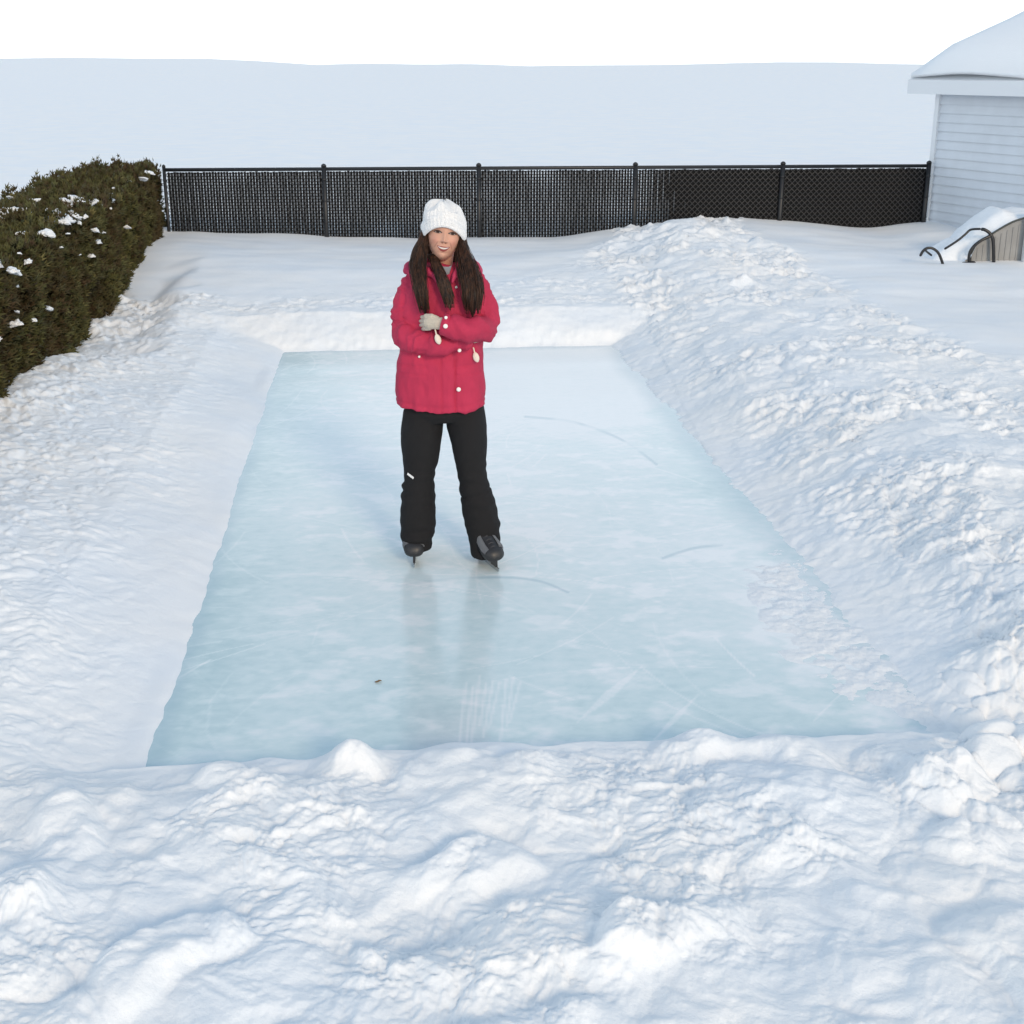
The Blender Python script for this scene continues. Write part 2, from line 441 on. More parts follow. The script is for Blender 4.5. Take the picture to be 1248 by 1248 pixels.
def build_ice():
    xs = np.arange(-2.9, 2.3, .0085); ys = np.arange(3.4, 12.2, .011)
    Y, X = np.meshgrid(ys, xs, indexing='ij')
    dl, dr, db, df = sides(X, Y)
    ins = np.maximum(np.maximum(dl, dr), np.maximum(db, df))
    px, py = pix(X, Y, 0.0)
    Z = .0015 * gn(X * 2, Y * 2, 300)
    edge = ss(0.0, -.45, np.maximum(dl, dr) + .1 * gn(X * 2, Y * 2, 301))       # 0 at the sides, 1 inside
    fr = .26 + .26 * edge + .16 * fbm(X * 1.1, Y * .9, 4, 302)
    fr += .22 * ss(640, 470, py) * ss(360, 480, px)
    fr += .9 * ss(.06, .34, .5 - np.hypot((px - 700) / 190, (py - 462) / 95) * .5 + .12 * gn(X * 2.2, Y * 2.2, 305))  # far-right whitening: glare of the low sky painted in with the frost
    fr -= .16 * ss(560, 450, py) * ss(430, 350, px)
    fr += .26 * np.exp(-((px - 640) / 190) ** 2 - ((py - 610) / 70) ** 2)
    fr -= .10 * ss(780, 900, py)
    # shaved snow spilled along the near right edge
    spd = polydist(px, py, [(950, 712), (995, 765), (1050, 805), (1115, 858), (1175, 905)])
    spm = ss(70, 5, spd + 22 * fbm(X * 4, Y * 4, 3, 330)); fr += spm * (.75 + .5 * fbm(X * 13, Y * 16, 4, 331))
    fr += .22 * ss(110, 20, np.hypot((px - 880) * .6, py - 690) + 25 * fbm(X * 3, Y * 3, 3, 333))
    st = fbm(X * 3.5 + .6 * gn(X, Y, 306), Y * 5.5, 5, 307, .6)
    fr += .30 * ss(.05, .75, st) * (.5 + .5 * edge) + .10 * fbm(X * 14, Y * 20, 3, 340)
    fl = domes(X * 16, Y * 22, 310, .22, .12, .42)
    fr += .5 * fl * ss(.05, .5, gn(X * 1.7, Y * 1.7, 311) + .15)
    def streak(pts, w, a):
        d = polydist(px, py, pts); return a * ss(w, w * .25, d)
    r = random.Random(5)
    for k in range(9):        # comb of scraping marks
        x0 = 566 + k * 8.2
        fr += streak([(x0 + 2, 828 + r.uniform(-4, 10)), (x0 - 8 + r.uniform(-3, 3), 905 + r.uniform(-25, 8))], 2.6, .26)
    for k in range(7):
        x0 = 772 - k * 7; y0 = 812 + k * 5
        fr += streak([(x0 + 10, y0), (x0 - 26, y0 + 38)], 1.8, .22)
    for k in range(6):
        x0 = 838 - k * 5; y0 = 846 + k * 6
        fr += streak([(x0 + 14, y0), (x0 - 20, y0 + 30)], 1.6, .20)
    fr += streak([(1032, 838), (992, 878)], 1.8, .28)
    for k in range(170):       # skate scratches, long shallow arcs
        cx = r.uniform(-2.2, 1.2); cy = r.uniform(4.4, 11); R = r.uniform(.8, 3.5); a0 = r.uniform(0, 6.28); ln = r.uniform(.15, .7)
        pts = []
        for q in range(5):
            a_ = a0 + ln * q / 4 / R * 1.6
            wx, wy = cx + R * (cos(a_) - cos(a0)), cy + R * (sin(a_) - sin(a0))
            pts.append((wx, wy))
        d = polydist(X, Y, pts); fr += r.uniform(.10, .36) * ss(r.choice((.006, .009)), .001, d)
    mark = np.zeros_like(X); brk = .4 + ss(-.3, .3, fbm(X * 2.5, Y * 2.5, 3, 350))
    def arc(pts, w, a):
        P = catmull([Vector((p[0], p[1], 0)) for p in pts], 6)
        d = polydist(px, py, [(p.x, p.y) for p in P]); return a * brk * ss(w, w * .3, d)
    mark += arc([(478, 716), (520, 709), (565, 705), (620, 704), (660, 709), (692, 722)], 2.2, .34)
    mark += arc([(640, 508), (690, 513), (730, 524), (765, 540), (800, 566)], 2.2, .30)
    mark += arc([(808, 680), (845, 668), (880, 664)], 2.4, .3)
    # darker, bluer band on the ice along the foot of the banks
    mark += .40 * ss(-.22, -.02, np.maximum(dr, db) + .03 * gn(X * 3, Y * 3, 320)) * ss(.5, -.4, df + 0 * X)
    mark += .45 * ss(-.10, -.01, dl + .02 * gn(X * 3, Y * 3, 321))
    me = grid_np('ice', X, Y, Z, ins < .35)
    set_attr(me, 'frost_glare', np.clip(fr, 0, 1)); set_attr(me, 'mark', np.clip(mark, 0, 1))
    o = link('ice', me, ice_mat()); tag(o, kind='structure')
build_ice()

# ------------------------------------------------------------------ hedge
def hedge_mat():
    m, t, p = new_mat('cedar foliage')
    N = t.nodes.new; Lk = t.links.new
    a = N('ShaderNodeAttribute'); a.attribute_name = 'tint'
    cr = N('ShaderNodeValToRGB'); e = cr.color_ramp.elements
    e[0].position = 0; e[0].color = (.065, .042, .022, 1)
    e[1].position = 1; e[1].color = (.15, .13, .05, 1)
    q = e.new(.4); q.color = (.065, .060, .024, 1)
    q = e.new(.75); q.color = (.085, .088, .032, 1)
    Lk(a.outputs['Fac'], cr.inputs[0]); Lk(cr.outputs[0], p.inputs['Base Color'])
    p.inputs['Roughness'].default_value = .7; p.inputs['Specular IOR Level'].default_value = .2
    return m
def build_hedge():
    root = empty('hedge', (HA.x, HA.y, 0))
    tag(root, 'dark green and brown evergreen hedge with snow caught on top, left of the black fence', 'hedge')
    L = (HB - HA).length; D = (HB - HA).normalized(); Nn = Vector((-D.y, D.x))    # Nn points away from yard (left)
    if Nn.x > 0: Nn = -Nn
    def top(s): return 1.13 + .10 * noise.noise(Vector((s * 1.3, 0, 0))) + .05 * noise.noise(Vector((s * 4, 3, 0)))
    def face(s, z): # bulge of the front face
        return .11 * noise.noise(Vector((s * 1.4, z * 1.6, 5))) + .07 * noise.noise(Vector((s * 4, z * 4, 9)))
    TH = .95
    # core
    bm = bmesh.new(); rings = []
    for i in range(60):
        s = L * i / 59; z1 = top(s) - .13
        c = [(-face(s, .3) + .13, 0), (-face(s, .9) + .15, z1 - .12), (.25, z1), (TH - .25, z1), (TH - .15, z1 - .12), (TH - .15, 0)]
        rings.append([Vector((D.x * s + Nn.x * a, D.y * s + Nn.y * a, b)) for a, b in c])
    ring_loft(bm, rings)
    link('inner_branches', bm_mesh(bm), simple('dark twigs', (.022, .018, .012), .9, bump=.6, bscale=40), root)
    # foliage sprays
    n = 95000
    r = np.random.RandomState(3)
    S = L * r.rand(n) ** .85; kind = r.rand(n)
    T = np.array([top(s) for s in np.linspace(0, L, 400)]); T = np.interp(S, np.linspace(0, L, 400), T)
    P = np.zeros((n, 3)); NR_ = np.zeros((n, 3))
    z = r.rand(n) * T; dep = r.rand(n) ** 1.6 * .16
    sN = S * 1.0
    fb = np.array([face(s, zz) for s, zz in zip(S, z)])
    front = kind < .62; topm = (kind >= .62) & (kind < .93); back = kind >= .93
    a = np.where(front, -fb + dep + .18 * ss(.15, 0, T - z), np.where(topm, r.rand(n) * TH, TH - dep))
    zt = T - dep * .7 + .03 * r.randn(n) + .06 * fbm(S * 3, a * 3, 2, 400) * 2
    z = np.where(topm, zt, z)
    P[:, 0] = D.x * S + Nn.x * a; P[:, 1] = D.y * S + Nn.y * a; P[:, 2] = z
    out = np.where(topm[:, None], np.array([0, 0, 1.0]), np.where(front[:, None], np.array([-Nn.x, -Nn.y, .25]), np.array([Nn.x, Nn.y, .25])))
    d = out + r.randn(n, 3) * .55 + np.array([0, 0, .35]); d /= np.linalg.norm(d, axis=1)[:, None]
    q = r.randn(n, 3); q -= d * (q * d).sum(1)[:, None]; q /= np.linalg.norm(q, axis=1)[:, None]
    ln = (.030 + .045 * r.rand(n))[:, None]; w = (.007 + .008 * r.rand(n))[:, None]
    # each spray: three narrow leaflets (tri) fanned in the plane (d,q)
    VV = []; TT = []
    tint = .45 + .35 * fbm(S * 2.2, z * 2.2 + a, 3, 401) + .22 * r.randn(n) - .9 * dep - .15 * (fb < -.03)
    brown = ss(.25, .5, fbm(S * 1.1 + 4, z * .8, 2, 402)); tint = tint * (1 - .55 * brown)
    for k, sp in enumerate((-.75, 0, .75)):
        dd = d + q * sp; dd /= np.linalg.norm(dd, axis=1)[:, None]
        qq = q - d * sp * .7
        l2 = ln * (1 if k == 1 else .72)
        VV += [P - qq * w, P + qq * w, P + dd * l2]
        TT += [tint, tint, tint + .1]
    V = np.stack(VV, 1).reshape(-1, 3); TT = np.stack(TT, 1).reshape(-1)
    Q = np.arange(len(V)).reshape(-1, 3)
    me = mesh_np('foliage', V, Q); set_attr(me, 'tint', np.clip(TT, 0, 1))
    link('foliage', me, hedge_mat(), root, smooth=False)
    # snow caught in the hedge: every clump a part
    rr = random.Random(9)
    base = []
    for b_ in range(7):
        bm = bmesh.new(); g = bmesh.ops.create_icosphere(bm, subdivisions=4, radius=1); off = rr.uniform(0, 50)
        for v in g['verts']:
            k = 1 + .75 * noise.noise(v.co * 1.3 + Vector((off, 0, 0))) + .35 * noise.noise(v.co * 3 + Vector((off, 3, 0))) + .15 * noise.noise(v.co * 7 + Vector((off, 3, 0)))
            v.co = Vector((v.co.x * k, v.co.y * k, max(v.co.z, -.4) * k))
        me = bm_mesh(bm, 'snow_clump'); me.materials.append(M_SNOWCLUMP); me.polygons.foreach_set('use_smooth', [True] * len(me.polygons)); base.append(me)
    def clump(s, a, zc, R_):
        o = bpy.data.objects.new('snow_clump', rr.choice(base)); COL.objects.link(o); o.parent = root
        o.location = (D.x * s + Nn.x * a, D.y * s + Nn.y * a, zc)
        o.scale = (R_ * rr.uniform(.9, 1.6), R_ * rr.uniform(.9, 1.7), R_ * rr.uniform(.5, .85)); o.rotation_euler = (rr.uniform(-.4, .4), rr.uniform(.1, .5), rr.uniform(0, 6))
    for i in range(62):
        s = 3.0 + (L - 3.4) * rr.random() ** 1.25
        a = rr.uniform(.02, .80) if i % 3 else rr.uniform(-.02, .15)
        clump(s, a, top(s) + .015 + rr.uniform(-.03, .03), rr.choice((.02, .025, .035, .045, .07)) * (1 if s < 8.5 else .5))
    for i in range(34):
        s = 2.4 + 6 * rr.random() ** 1.1; z = top(s) - rr.random() ** 1.3 * .50 - .02
        clump(s, -face(s, z) - .02, z, rr.uniform(.010, .030))
build_hedge()

# ------------------------------------------------------------------ fence
M_POST = simple('black vinyl post', (.012, .013, .015), .45)
M_SLAT = simple('black slat', (.0045, .005, .006), .7, var=.25, vscale=3, spec=.15)
M_WIRE = simple('black coated wire', (.012, .013, .015), .45)
def fence_pt(px, py=280):
    r = ray(px, py); t = FY0 / (r[1] - FK * r[0]); return r[0] * t, r[1] * t
def build_fence():
    xs = [fence_pt(p)[0] for p in (206, 398, 584, 772, 949, 1124)]
    x0 = xs[0]; y0 = FY0 + FK * x0
    root = empty('chain_link_fence', (x0, y0, 0), atan(FK)); sc = math.sqrt(1 + FK * FK)
    tag(root, 'black chain link fence with black privacy slats standing in snow behind the skating rink', 'fence')
    U = [(x - x0) * sc for x in xs]
    ztop = 1.17
    for i, u in enumerate(U):
        bm = bmesh.new(); r = .030 if i not in (0,) else .02
        tube(bm, [(u, -.01, -.1), (u, -.01, ztop + .035)], r, 14, False)
        tube(bm, [(u, -.01, ztop + .03), (u, -.01, ztop + .05), (u, -.01, ztop + .062)], [r * 1.15, r * .9, r * .3], 14, False)
        for zz in (.55, .8, 1.05):
            tube(bm, [(u, -.01, zz - .012), (u, -.01, zz + .012)], r * 1.1, 14, False)
        link('post', bm_mesh(bm), M_POST, root)
    bm = bmesh.new(); tube(bm, [(U[0], -.01, ztop), (U[-1], -.01, ztop)], .021, 12, False)
    link('top_rail', bm_mesh(bm), M_POST, root)
    r = random.Random(4)
    for b in range(5):
        gp = .03 if b < 3 else .012; a, c = U[b] + gp, U[b + 1] - gp
        n = round((c - a) / .0345); pit = (c - a) / n
        bm = bmesh.new()
        for k in range(n):
            u = a + (k + .5) * pit
            if b < 3: w = pit * (.90 + .05 * noise.noise(Vector((u * 2.3, 0, 0)))); yaw = .20 * noise.noise(Vector((u * 1.9, 7, 0))) + .05 * r.uniform(-1, 1)
            elif b == 3: g = min(1, max(0, (u - a) / (c - a) * 2.2)); w = pit * (.86 + .34 * g); yaw = .12
            else: w = pit * 1.22; yaw = .10 + .03 * r.uniform(-1, 1)
            # slat is a flattened tube: six sided section, some slump in height
            h0, h1 = .02, ztop - .03 + .006 * r.uniform(-1, 1)
            sec = [(-w / 2, 0), (-w * .3, -.004), (w * .3, -.004), (w / 2, 0), (w * .3, .004), (-w * .3, .004)]
            cy, sy = cos(yaw), sin(yaw); rings = []
            for z in np.linspace(h0, h1, 9):
                dx = .0015 * r.uniform(-1, 1)
                if b < 4:
                    yw = yaw + .95 * max(0, noise.noise(Vector((u * 1.7, z * 2.4, 3))) + .02) * (1 if b < 3 else .5); cy, sy = cos(yw), sin(yw)
                rings.append([Vector((u + dx + p * cy - q * sy, .018 + p * sy + q * cy + (.004 if b >= 3 and k % 2 else 0), z)) for p, q in sec])
            ring_loft(bm, rings)
        link('slat_panel', bm_mesh(bm), M_SLAT, root, smooth=False)
        # woven wire: zigzags lying in front of and behind the slats
        bm = bmesh.new(); wr = .0042
        nw = n
        for k in range(nw + 1):
            u = a + k * pit
            pts = []; zz = .02; j = 0
            while zz < ztop - .01:
                pts.append(Vector((u + (pit * .5 if (j + k) % 2 else -pit * .5), .006 if j % 2 else .010, zz))); zz += .034; j += 1
            for p, q in zip(pts[:-1], pts[1:]):
                d = (q - p).normalized(); s = Vector((d.z, 0, -d.x)) * wr; y = Vector((0, wr, 0))
                A = [bm.verts.new(p + e) for e in (-s - y, s - y, s + y, -s + y)]; B = [bm.verts.new(q + e) for e in (-s - y, s - y, s + y, -s + y)]
                for e in range(4): bm.faces.new((A[e], A[(e + 1) % 4], B[(e + 1) % 4], B[e]))
        link('wire_mesh', bm_mesh(bm), M_WIRE, root, smooth=False)
build_fence()

# ------------------------------------------------------------------ house at the right
def build_house():
    cx, cy = fence_pt(1123); cy += .10; cx += .10
    ang = radians(-68.3)           # direction of the visible wall, from the corner towards the camera side
    root = empty('white_house', (cx, cy, 0), ang)
    tag(root, 'white house with horizontal siding and snowy roof at the right end of the black fence', 'house')
    M_SIDE = simple('white vinyl siding', (.66, .70, .75), .5, var=.04, vscale=4)
    M_TRIM = simple('white trim', (.78, .80, .82), .5)
    # local x runs along the wall (towards camera), local y is into the house (right)
    Lw, Dp, Z1, ex = 8.0, 6.0, 2.25, .105
    bm = bmesh.new()
    def boards(fn, length):
        k = 0
        while k * ex < Z1:
            z0 = -.1 + k * ex; z1 = z0 + ex
            a = [fn(.0, -.024, z0), fn(length, -.024, z0), fn(length, -.002, z1), fn(0, -.002, z1), fn(0, .02, z0), fn(length, .02, z0)]
            v = [bm.verts.new(p) for p in a]
            bm.faces.new((v[0], v[1], v[2], v[3])); bm.faces.new((v[4], v[5], v[1], v[0])); k += 1
    boards(lambda s, o, z: Vector((s, o, z)), Lw)
    link('siding_wall', bm_mesh(bm, norm=False), M_SIDE, root, smooth=False)
    bm = bmesh.new()
    boards(lambda s, o, z: Vector((o, Dp - s, z)), Dp)
    link('siding_wall', bm_mesh(bm, norm=False), M_SIDE, root, smooth=False)
    bm = bmesh.new(); bevel_box(bm, (.02 - .022, .02 - .022, 1.0), (.075, .075, 2.36), .004)
    link('corner_trim', bm_mesh(bm), M_TRIM, root, smooth=False)
    bm = bmesh.new(); bevel_box(bm, (Lw / 2, Dp / 2, 1.05), (Lw - .06, Dp - .06, 2.3))
    link('frame', bm_mesh(bm), M_SIDE, root, smooth=False)
    # roof, ridge parallel to the visible wall
    bm = bmesh.new(); o = .28; zr = 3.4
    def slab(bm, th, lift, inset=0, wob=0):
        P = []
        n = 40; m = 16
        for side in (0, 1):
            pass
        rows = []
        for i in range(n + 1):
            x = -o + inset + (Lw + 2 * o - 2 * inset) * i / n; row = []
            for j in range(m + 1):
                y = -o + inset + (Dp + 2 * o - 2 * inset) * j / m
                zz = Z1 + (zr - Z1) * (1 - abs(y - Dp / 2) / (Dp / 2 + 0)) + lift
                if wob: zz += wob * noise.noise(Vector((x * .8, y * .8, 0))) - (th * .75 if (i in (0, n) or j in (0, m)) else 0)
                row.append(bm.verts.new((x, y, zz)))
            rows.append(row)
        low = [[bm.verts.new(v.co - Vector((0, 0, th if not wob else th * .2))) for v in r_] for r_ in rows]
        for i in range(n):
            for j in range(m):
                bm.faces.new((rows[i][j], rows[i + 1][j], rows[i + 1][j + 1], rows[i][j + 1]))
                bm.faces.new((low[i][j], low[i][j + 1], low[i + 1][j + 1], low[i + 1][j]))
        for i in range(n):
            bm.faces.new((rows[i][0], low[i][0], low[i + 1][0], rows[i + 1][0])); bm.faces.new((rows[i][m], rows[i + 1][m], low[i + 1][m], low[i][m]))
        for j in range(m):
            bm.faces.new((rows[0][j], rows[0][j + 1], low[0][j + 1], low[0][j])); bm.faces.new((rows[n][j], low[n][j], low[n][j + 1], rows[n][j + 1]))
    slab(bm, .16, .03)
    rf = link('roof', bm_mesh(bm), M_TRIM, root, smooth=False)
    bm = bmesh.new(); slab(bm, .22, .28, .02, .05)
    link('roof_snow', bm_mesh(bm), M_SNOWCLUMP, rf)
build_house()

# ------------------------------------------------------------------ snowed-in pool steps
M_BLK = simple('black tube', (.012, .012, .014), .35)
def build_steps():
    Y = 13.75
    o = on_y(1211, 327, Y); zg = o.z
    root = empty('pool_steps', (o.x, Y, 0))
    tag(root, 'pale moulded steps buried in snow with bent black tube handrails, by the white siding', 'pool steps')
    def L(px, py, dy=0):
        p = on_y(px, py, Y + dy); return Vector((p.x - o.x, dy, p.z))
    M_P = simple('weathered beige plastic', (.27, .27, .265), .6, var=.15, vscale=5)
    out = [(1184, 340), (1184, 308), (1190, 298), (1206, 287), (1222, 277), (1238, 269), (1262, 262), (1262, 340)]
    bm = bmesh.new()
    A = [L(*p) for p in out]; B = [p + Vector((0, .62, 0)) for p in A]
    va = [bm.verts.new(p) for p in A]; vb = [bm.verts.new(p) for p in B]
    bm.faces.new(va); bm.faces.new(vb[::-1])
    for i in range(len(va)): bm.faces.new((va[i], va[(i + 1) % len(va)], vb[(i + 1) % len(va)], vb[i]))
    # vertical ribs
    for px in range(1190, 1244, 7):
        t = np.interp(px, [p[0] for p in out[1:7]], [p[1] for p in out[1:7]])
        a, b = L(px, t + 5), L(px, 334)
        bevel_box(bm, ((a.x + b.x) / 2, -.004, (a.z + b.z) / 2), (.014, .006, abs(a.z - b.z)), .002)
    link('step_body', bm_mesh(bm), M_P, root, smooth=False)
    bm = bmesh.new(); tube(bm, catmull([L(1184, 308, -.02), L(1190, 298, -.02), L(1206, 287, -.02), L(1222, 277, -.02), L(1238, 269, -.02), L(1262, 262, -.02)], 5), .011, 8)
    link('rim', bm_mesh(bm), simple('dark rim', (.04, .045, .04), .5), root)
    bm = bmesh.new(); bevel_box(bm, (L(1254, 290, -.05).x, -.06, .45), (.09, .09, 1.0), .01)
    link('corner_post', bm_mesh(bm), simple('white plastic', (.72, .74, .76), .5), root, smooth=False)
    # snow lying on the slope
    bm = bmesh.new(); rows = []
    xs = np.linspace(1138, 1275, 46)
    for px in xs:
        zt = np.interp(px, [1138, 1152, 1165, 1180, 1195, 1210, 1225, 1240, 1256, 1275], [330, 312, 303, 293, 279, 266, 254, 259, 256, 262])
        row = []
        for j, dy in enumerate(np.linspace(-.01, .72, 16)):
            t = dy / .72
            cap = 1 - abs(2 * (t - .1) - .7) ** 3 * .25
            bot = np.interp(px, [1138, 1184, 1190, 1206, 1222, 1238, 1262, 1275], [334, 312, 296, 284, 274, 266, 259, 259])
            a = L(px, zt, 0).z; b = L(px, bot, 0).z
            z = b - .02 + (a - b) * (ss(0, .28, t)) * cap if px > 1175 else zg - .06 + (a - zg + .06) * ss(-.05, .3, t) * ss(1.05, .75, t)
            z += .015 * noise.noise(Vector((px * .06, dy * 6, 0)))
            if j in (0, 15): z -= .06 if j == 15 else 0
            p = L(px, 300, 0); row.append(bm.verts.new((p.x + .01 * noise.noise(Vector((px, dy * 9, 1))), dy, z)))
        rows.append(row)
    for a, b in zip(rows[:-1], rows[1:]):
        for j in range(15): bm.faces.new((a[j], b[j], b[j + 1], a[j + 1]))
    link('snow_cover', bm_mesh(bm), M_SNOWCLUMP, root)
    def rail(pts, r, name='handrail'):
        bm = bmesh.new(); P = catmull([L(*p) for p in pts], 7); tube(bm, P, r, 10); return link(name, bm_mesh(bm), M_BLK, root)
    rail([(1211, 334, -.07), (1211, 310, -.07), (1210, 292, -.06), (1206, 284, -.05), (1200, 280, -.04), (1197, 279.5, -.03)], .017)
    rail([(1208, 287, -.05), (1196, 293, -.06), (1187, 300, -.06), (1182, 308, -.06), (1181, 318, -.06), (1184, 334, -.06)], .016)
    rail([(1152, 303, -.03), (1166, 294, -.03), (1176, 286, -.02), (1183, 280, .0), (1194, 279, .05)], .012)
    bm = bmesh.new(); tube(bm, [L(1173, 322.5, -.08), L(1186, 321, -.08)], .026, 10)
    link('foot_cap', bm_mesh(bm), M_BLK, root)
    bm = bmesh.new()
    tube(bm, catmull([L(1151, 334, -.2), L(1149, 322, -.2), L(1144, 309, -.2), L(1137, 303, -.2), (L(1130, 302.5, -.2)), L(1125, 306, -.2), L(1122, 311, -.2)], 7), .014, 10)
    tube(bm, catmull([L(1127, 304.5, -.2), L(1131, 308, -.14), L(1135, 311, -.10)], 5), .011, 10)
    h = link('grab_handle', bm_mesh(bm), M_BLK, root)
build_steps()

# ------------------------------------------------------------------ the skater
X0, Y0 = -.335, 6.06
def L(px, py, dy=0.0):
    p = on_y(px, py, Y0 + dy); return Vector((p.x - X0, dy, p.z))
def fabric_mat(name, col, rough, bscale=900, bump=.25, var=.08, sheen=.0, spec=.3):
    return simple(name, col, rough, bump=bump, bscale=bscale, var=var, vscale=9, spec=spec, sheen=sheen)
M_JACKET = fabric_mat('crimson jacket cloth', (.46, .030, .078), .8)
M_PANTS = fabric_mat('black snow trouser cloth', (.011, .0105, .0115), .85)
M_KNIT_G = simple('beige knit', (.62, .55, .45), .9, bump=.8, bscale=260)
M_BTN = simple('pearl snap', (.85, .82, .78), .3)

def skin_mat():
    m, t, p = new_mat('skin')
    a = t.nodes.new('ShaderNodeAttribute'); a.attribute_name = 'col'
    t.links.new(a.outputs['Color'], p.inputs['Base Color'])
    p.inputs['Roughness'].default_value = .5; p.inputs['Specular IOR Level'].default_value = .35
    p.inputs['Subsurface Weight'].default_value = .12; p.inputs['Subsurface Radius'].default_value = (.01, .004, .002); p.inputs['Subsurface Scale'].default_value = .6
    return m
SKIN = np.array((.60, .325, .23))

HC = L(541.5, 285.5, -.03)                 # centre of the head
HR = Matrix.Rotation(radians(8.5), 3, 'Y') @ Matrix.Rotation(radians(4), 3, 'Z') @ Matrix.Rotation(radians(-7), 3, 'X')
HS = 1.02
def head_pts(n=260, m=260):
    th = np.linspace(0, 2 * pi, n); ph = np.linspace(.001, pi - .001, m)
    TH, PH = np.meshgrid(th, ph, indexing='ij')
    # th=0 -> front (-y)
    ux = np.sin(TH) * np.sin(PH); uy = -np.cos(TH) * np.sin(PH); uz = np.cos(PH)
    x = .0735 * ux; y = .094 * uy; z = .118 * uz
    low = np.clip(-uz, 0, 1)
    x = x * (1 - .25 * low ** 2.2); 
    y = np.where(uy < 0, y * (1 - .05 * low), y * (1 - .42 * low ** 1.2))
    y = y - .008 * low ** 2
    fr = np.clip(-uy, 0, 1)
    def G(cx, cz, sx, sz): return np.exp(-((x - cx) / sx) ** 2 - ((z - cz) / sz) ** 2) * (uy < .1)
    sx_ = np.abs(x)
    dy = 0
    def G2(cx, cz, sx, sz): return np.exp(-((sx_ - cx) / sx) ** 2 - ((z - cz) / sz) ** 2) * (uy < .1)
    dy -= .020 * np.exp(-(x / .0095) ** 2) * np.clip((.012 - z) / .042, 0, 1) ** 1.2 * (z > -.037) * (uy < 0) * ss(-.040, -.030, z)
    dy -= .006 * G(0, .0, .009, .02)
    dy -= .005 * G2(.011, -.031, .007, .006)
    dy += .010 * G2(.032, .006, .017, .011)
    dy -= .0065 * G2(.032, .005, .012, .008)
    dy -= .004 * G2(.028, .026, .02, .007)
    dy -= .006 * G2(.040, -.030, .016, .014)
    dy -= .002 * G(0, -.058, .026, .013)
    dy += .003 * G(0, -.081, .02, .005)
    dy -= .007 * G(0, -.100, .018, .013)
    y = y + dy
    return x, y, z, uy
def head_colors(x, y, z, uy):
    C = np.tile(SKIN, (x.size, 1)).reshape(x.shape + (3,))
    f = (uy < 0)
    def mixc(C, m, c): return C * (1 - m[..., None]) + np.array(c) * m[..., None]
    sx = np.abs(x)
    C = mixc(C, .45 * np.exp(-((sx - .042) / .016) ** 2 - ((z + .032) / .016) ** 2) * f, (.62, .24, .18))
    C = mixc(C, .30 * np.exp(-(x / .012) ** 2 - ((z + .034) / .008) ** 2) * f, (.50, .22, .16))
    C = mixc(C, .35 * np.exp(-((sx - .032) / .018) ** 2 - ((z - .008) / .010) ** 2) * f, (.34, .17, .12))  # shade of the eye sockets and hat brim painted into the skin
    # brows
    bz = .0285 + .004 * np.cos((sx - .034) / .02 * 1.5) - .22 * np.clip(sx - .04, 0, 1)
    C = mixc(C, ss(.0034, .0016, np.abs(z - bz)) * ss(.013, .017, sx) * ss(.054, .048, sx) * f, (.03, .018, .012))
    # eyes
    ez = .006; ex = .0325
    hx = (sx - ex) / .0168; eo = .0062 * np.clip(1 - hx ** 2, 0, 1)
    eye = ((np.abs(hx) < 1) & (z - ez < eo * 1.0) & (z - ez > -eo * .75) & f).astype(float)
    C = mixc(C, eye, (.34, .30, .28))
    ir = np.hypot(sx - ex, z - ez - .0006)
    C = mixc(C, eye * ss(.0074, .0064, ir), (.035, .018, .010))
    C = mixc(C, ss(.0036, .0018, np.abs(z - ez - eo)) * (np.abs(hx) < 1.12) * f * .95, (.015, .010, .008))
    C = mixc(C, ss(.0018, .0008, np.abs(z - ez + eo * .75)) * (np.abs(hx) < 1.0) * f * .6, (.08, .04, .03))
    # smile
    k = x / .0285; mz = -.0620 + .0100 * k ** 2
    half = .0042 * np.clip(1 - k ** 2, 0, 1)
    lip = ((np.abs(k) < 1.05) & (z < mz + half + .0056 * np.clip(1.05 - k ** 2, 0, 1)) & (z > mz - half - .0088 * np.clip(1.05 - k ** 2, 0, 1)) & f).astype(float)
    C = mixc(C, lip * .95, (.30, .06, .055))
    te = ((np.abs(k) < .93) & (z < mz + half) & (z > mz - half * .9) & f).astype(float)
    C = mixc(C, te, (.74, .69, .64))
    C = mixc(C, te * ss(.0016, .0006, np.abs(z - mz + half * .9)), (.12, .03, .03))
    # smile folds and nostrils
    fold = np.abs(sx - (.026 + (-.030 - z) * .42)); C = mixc(C, .60 * ss(.0045, .001, fold) * ss(-.066, -.055, z) * ss(-.028, -.040, z) * f, (.34, .15, .11))
    C = mixc(C, .8 * ss(.0042, .002, np.hypot(sx - .0075, (z + .0385) * 1.6)) * f, (.12, .04, .03))
    C = mixc(C, .30 * ss(-.085, -.110, z), (.42, .21, .15))
    return C

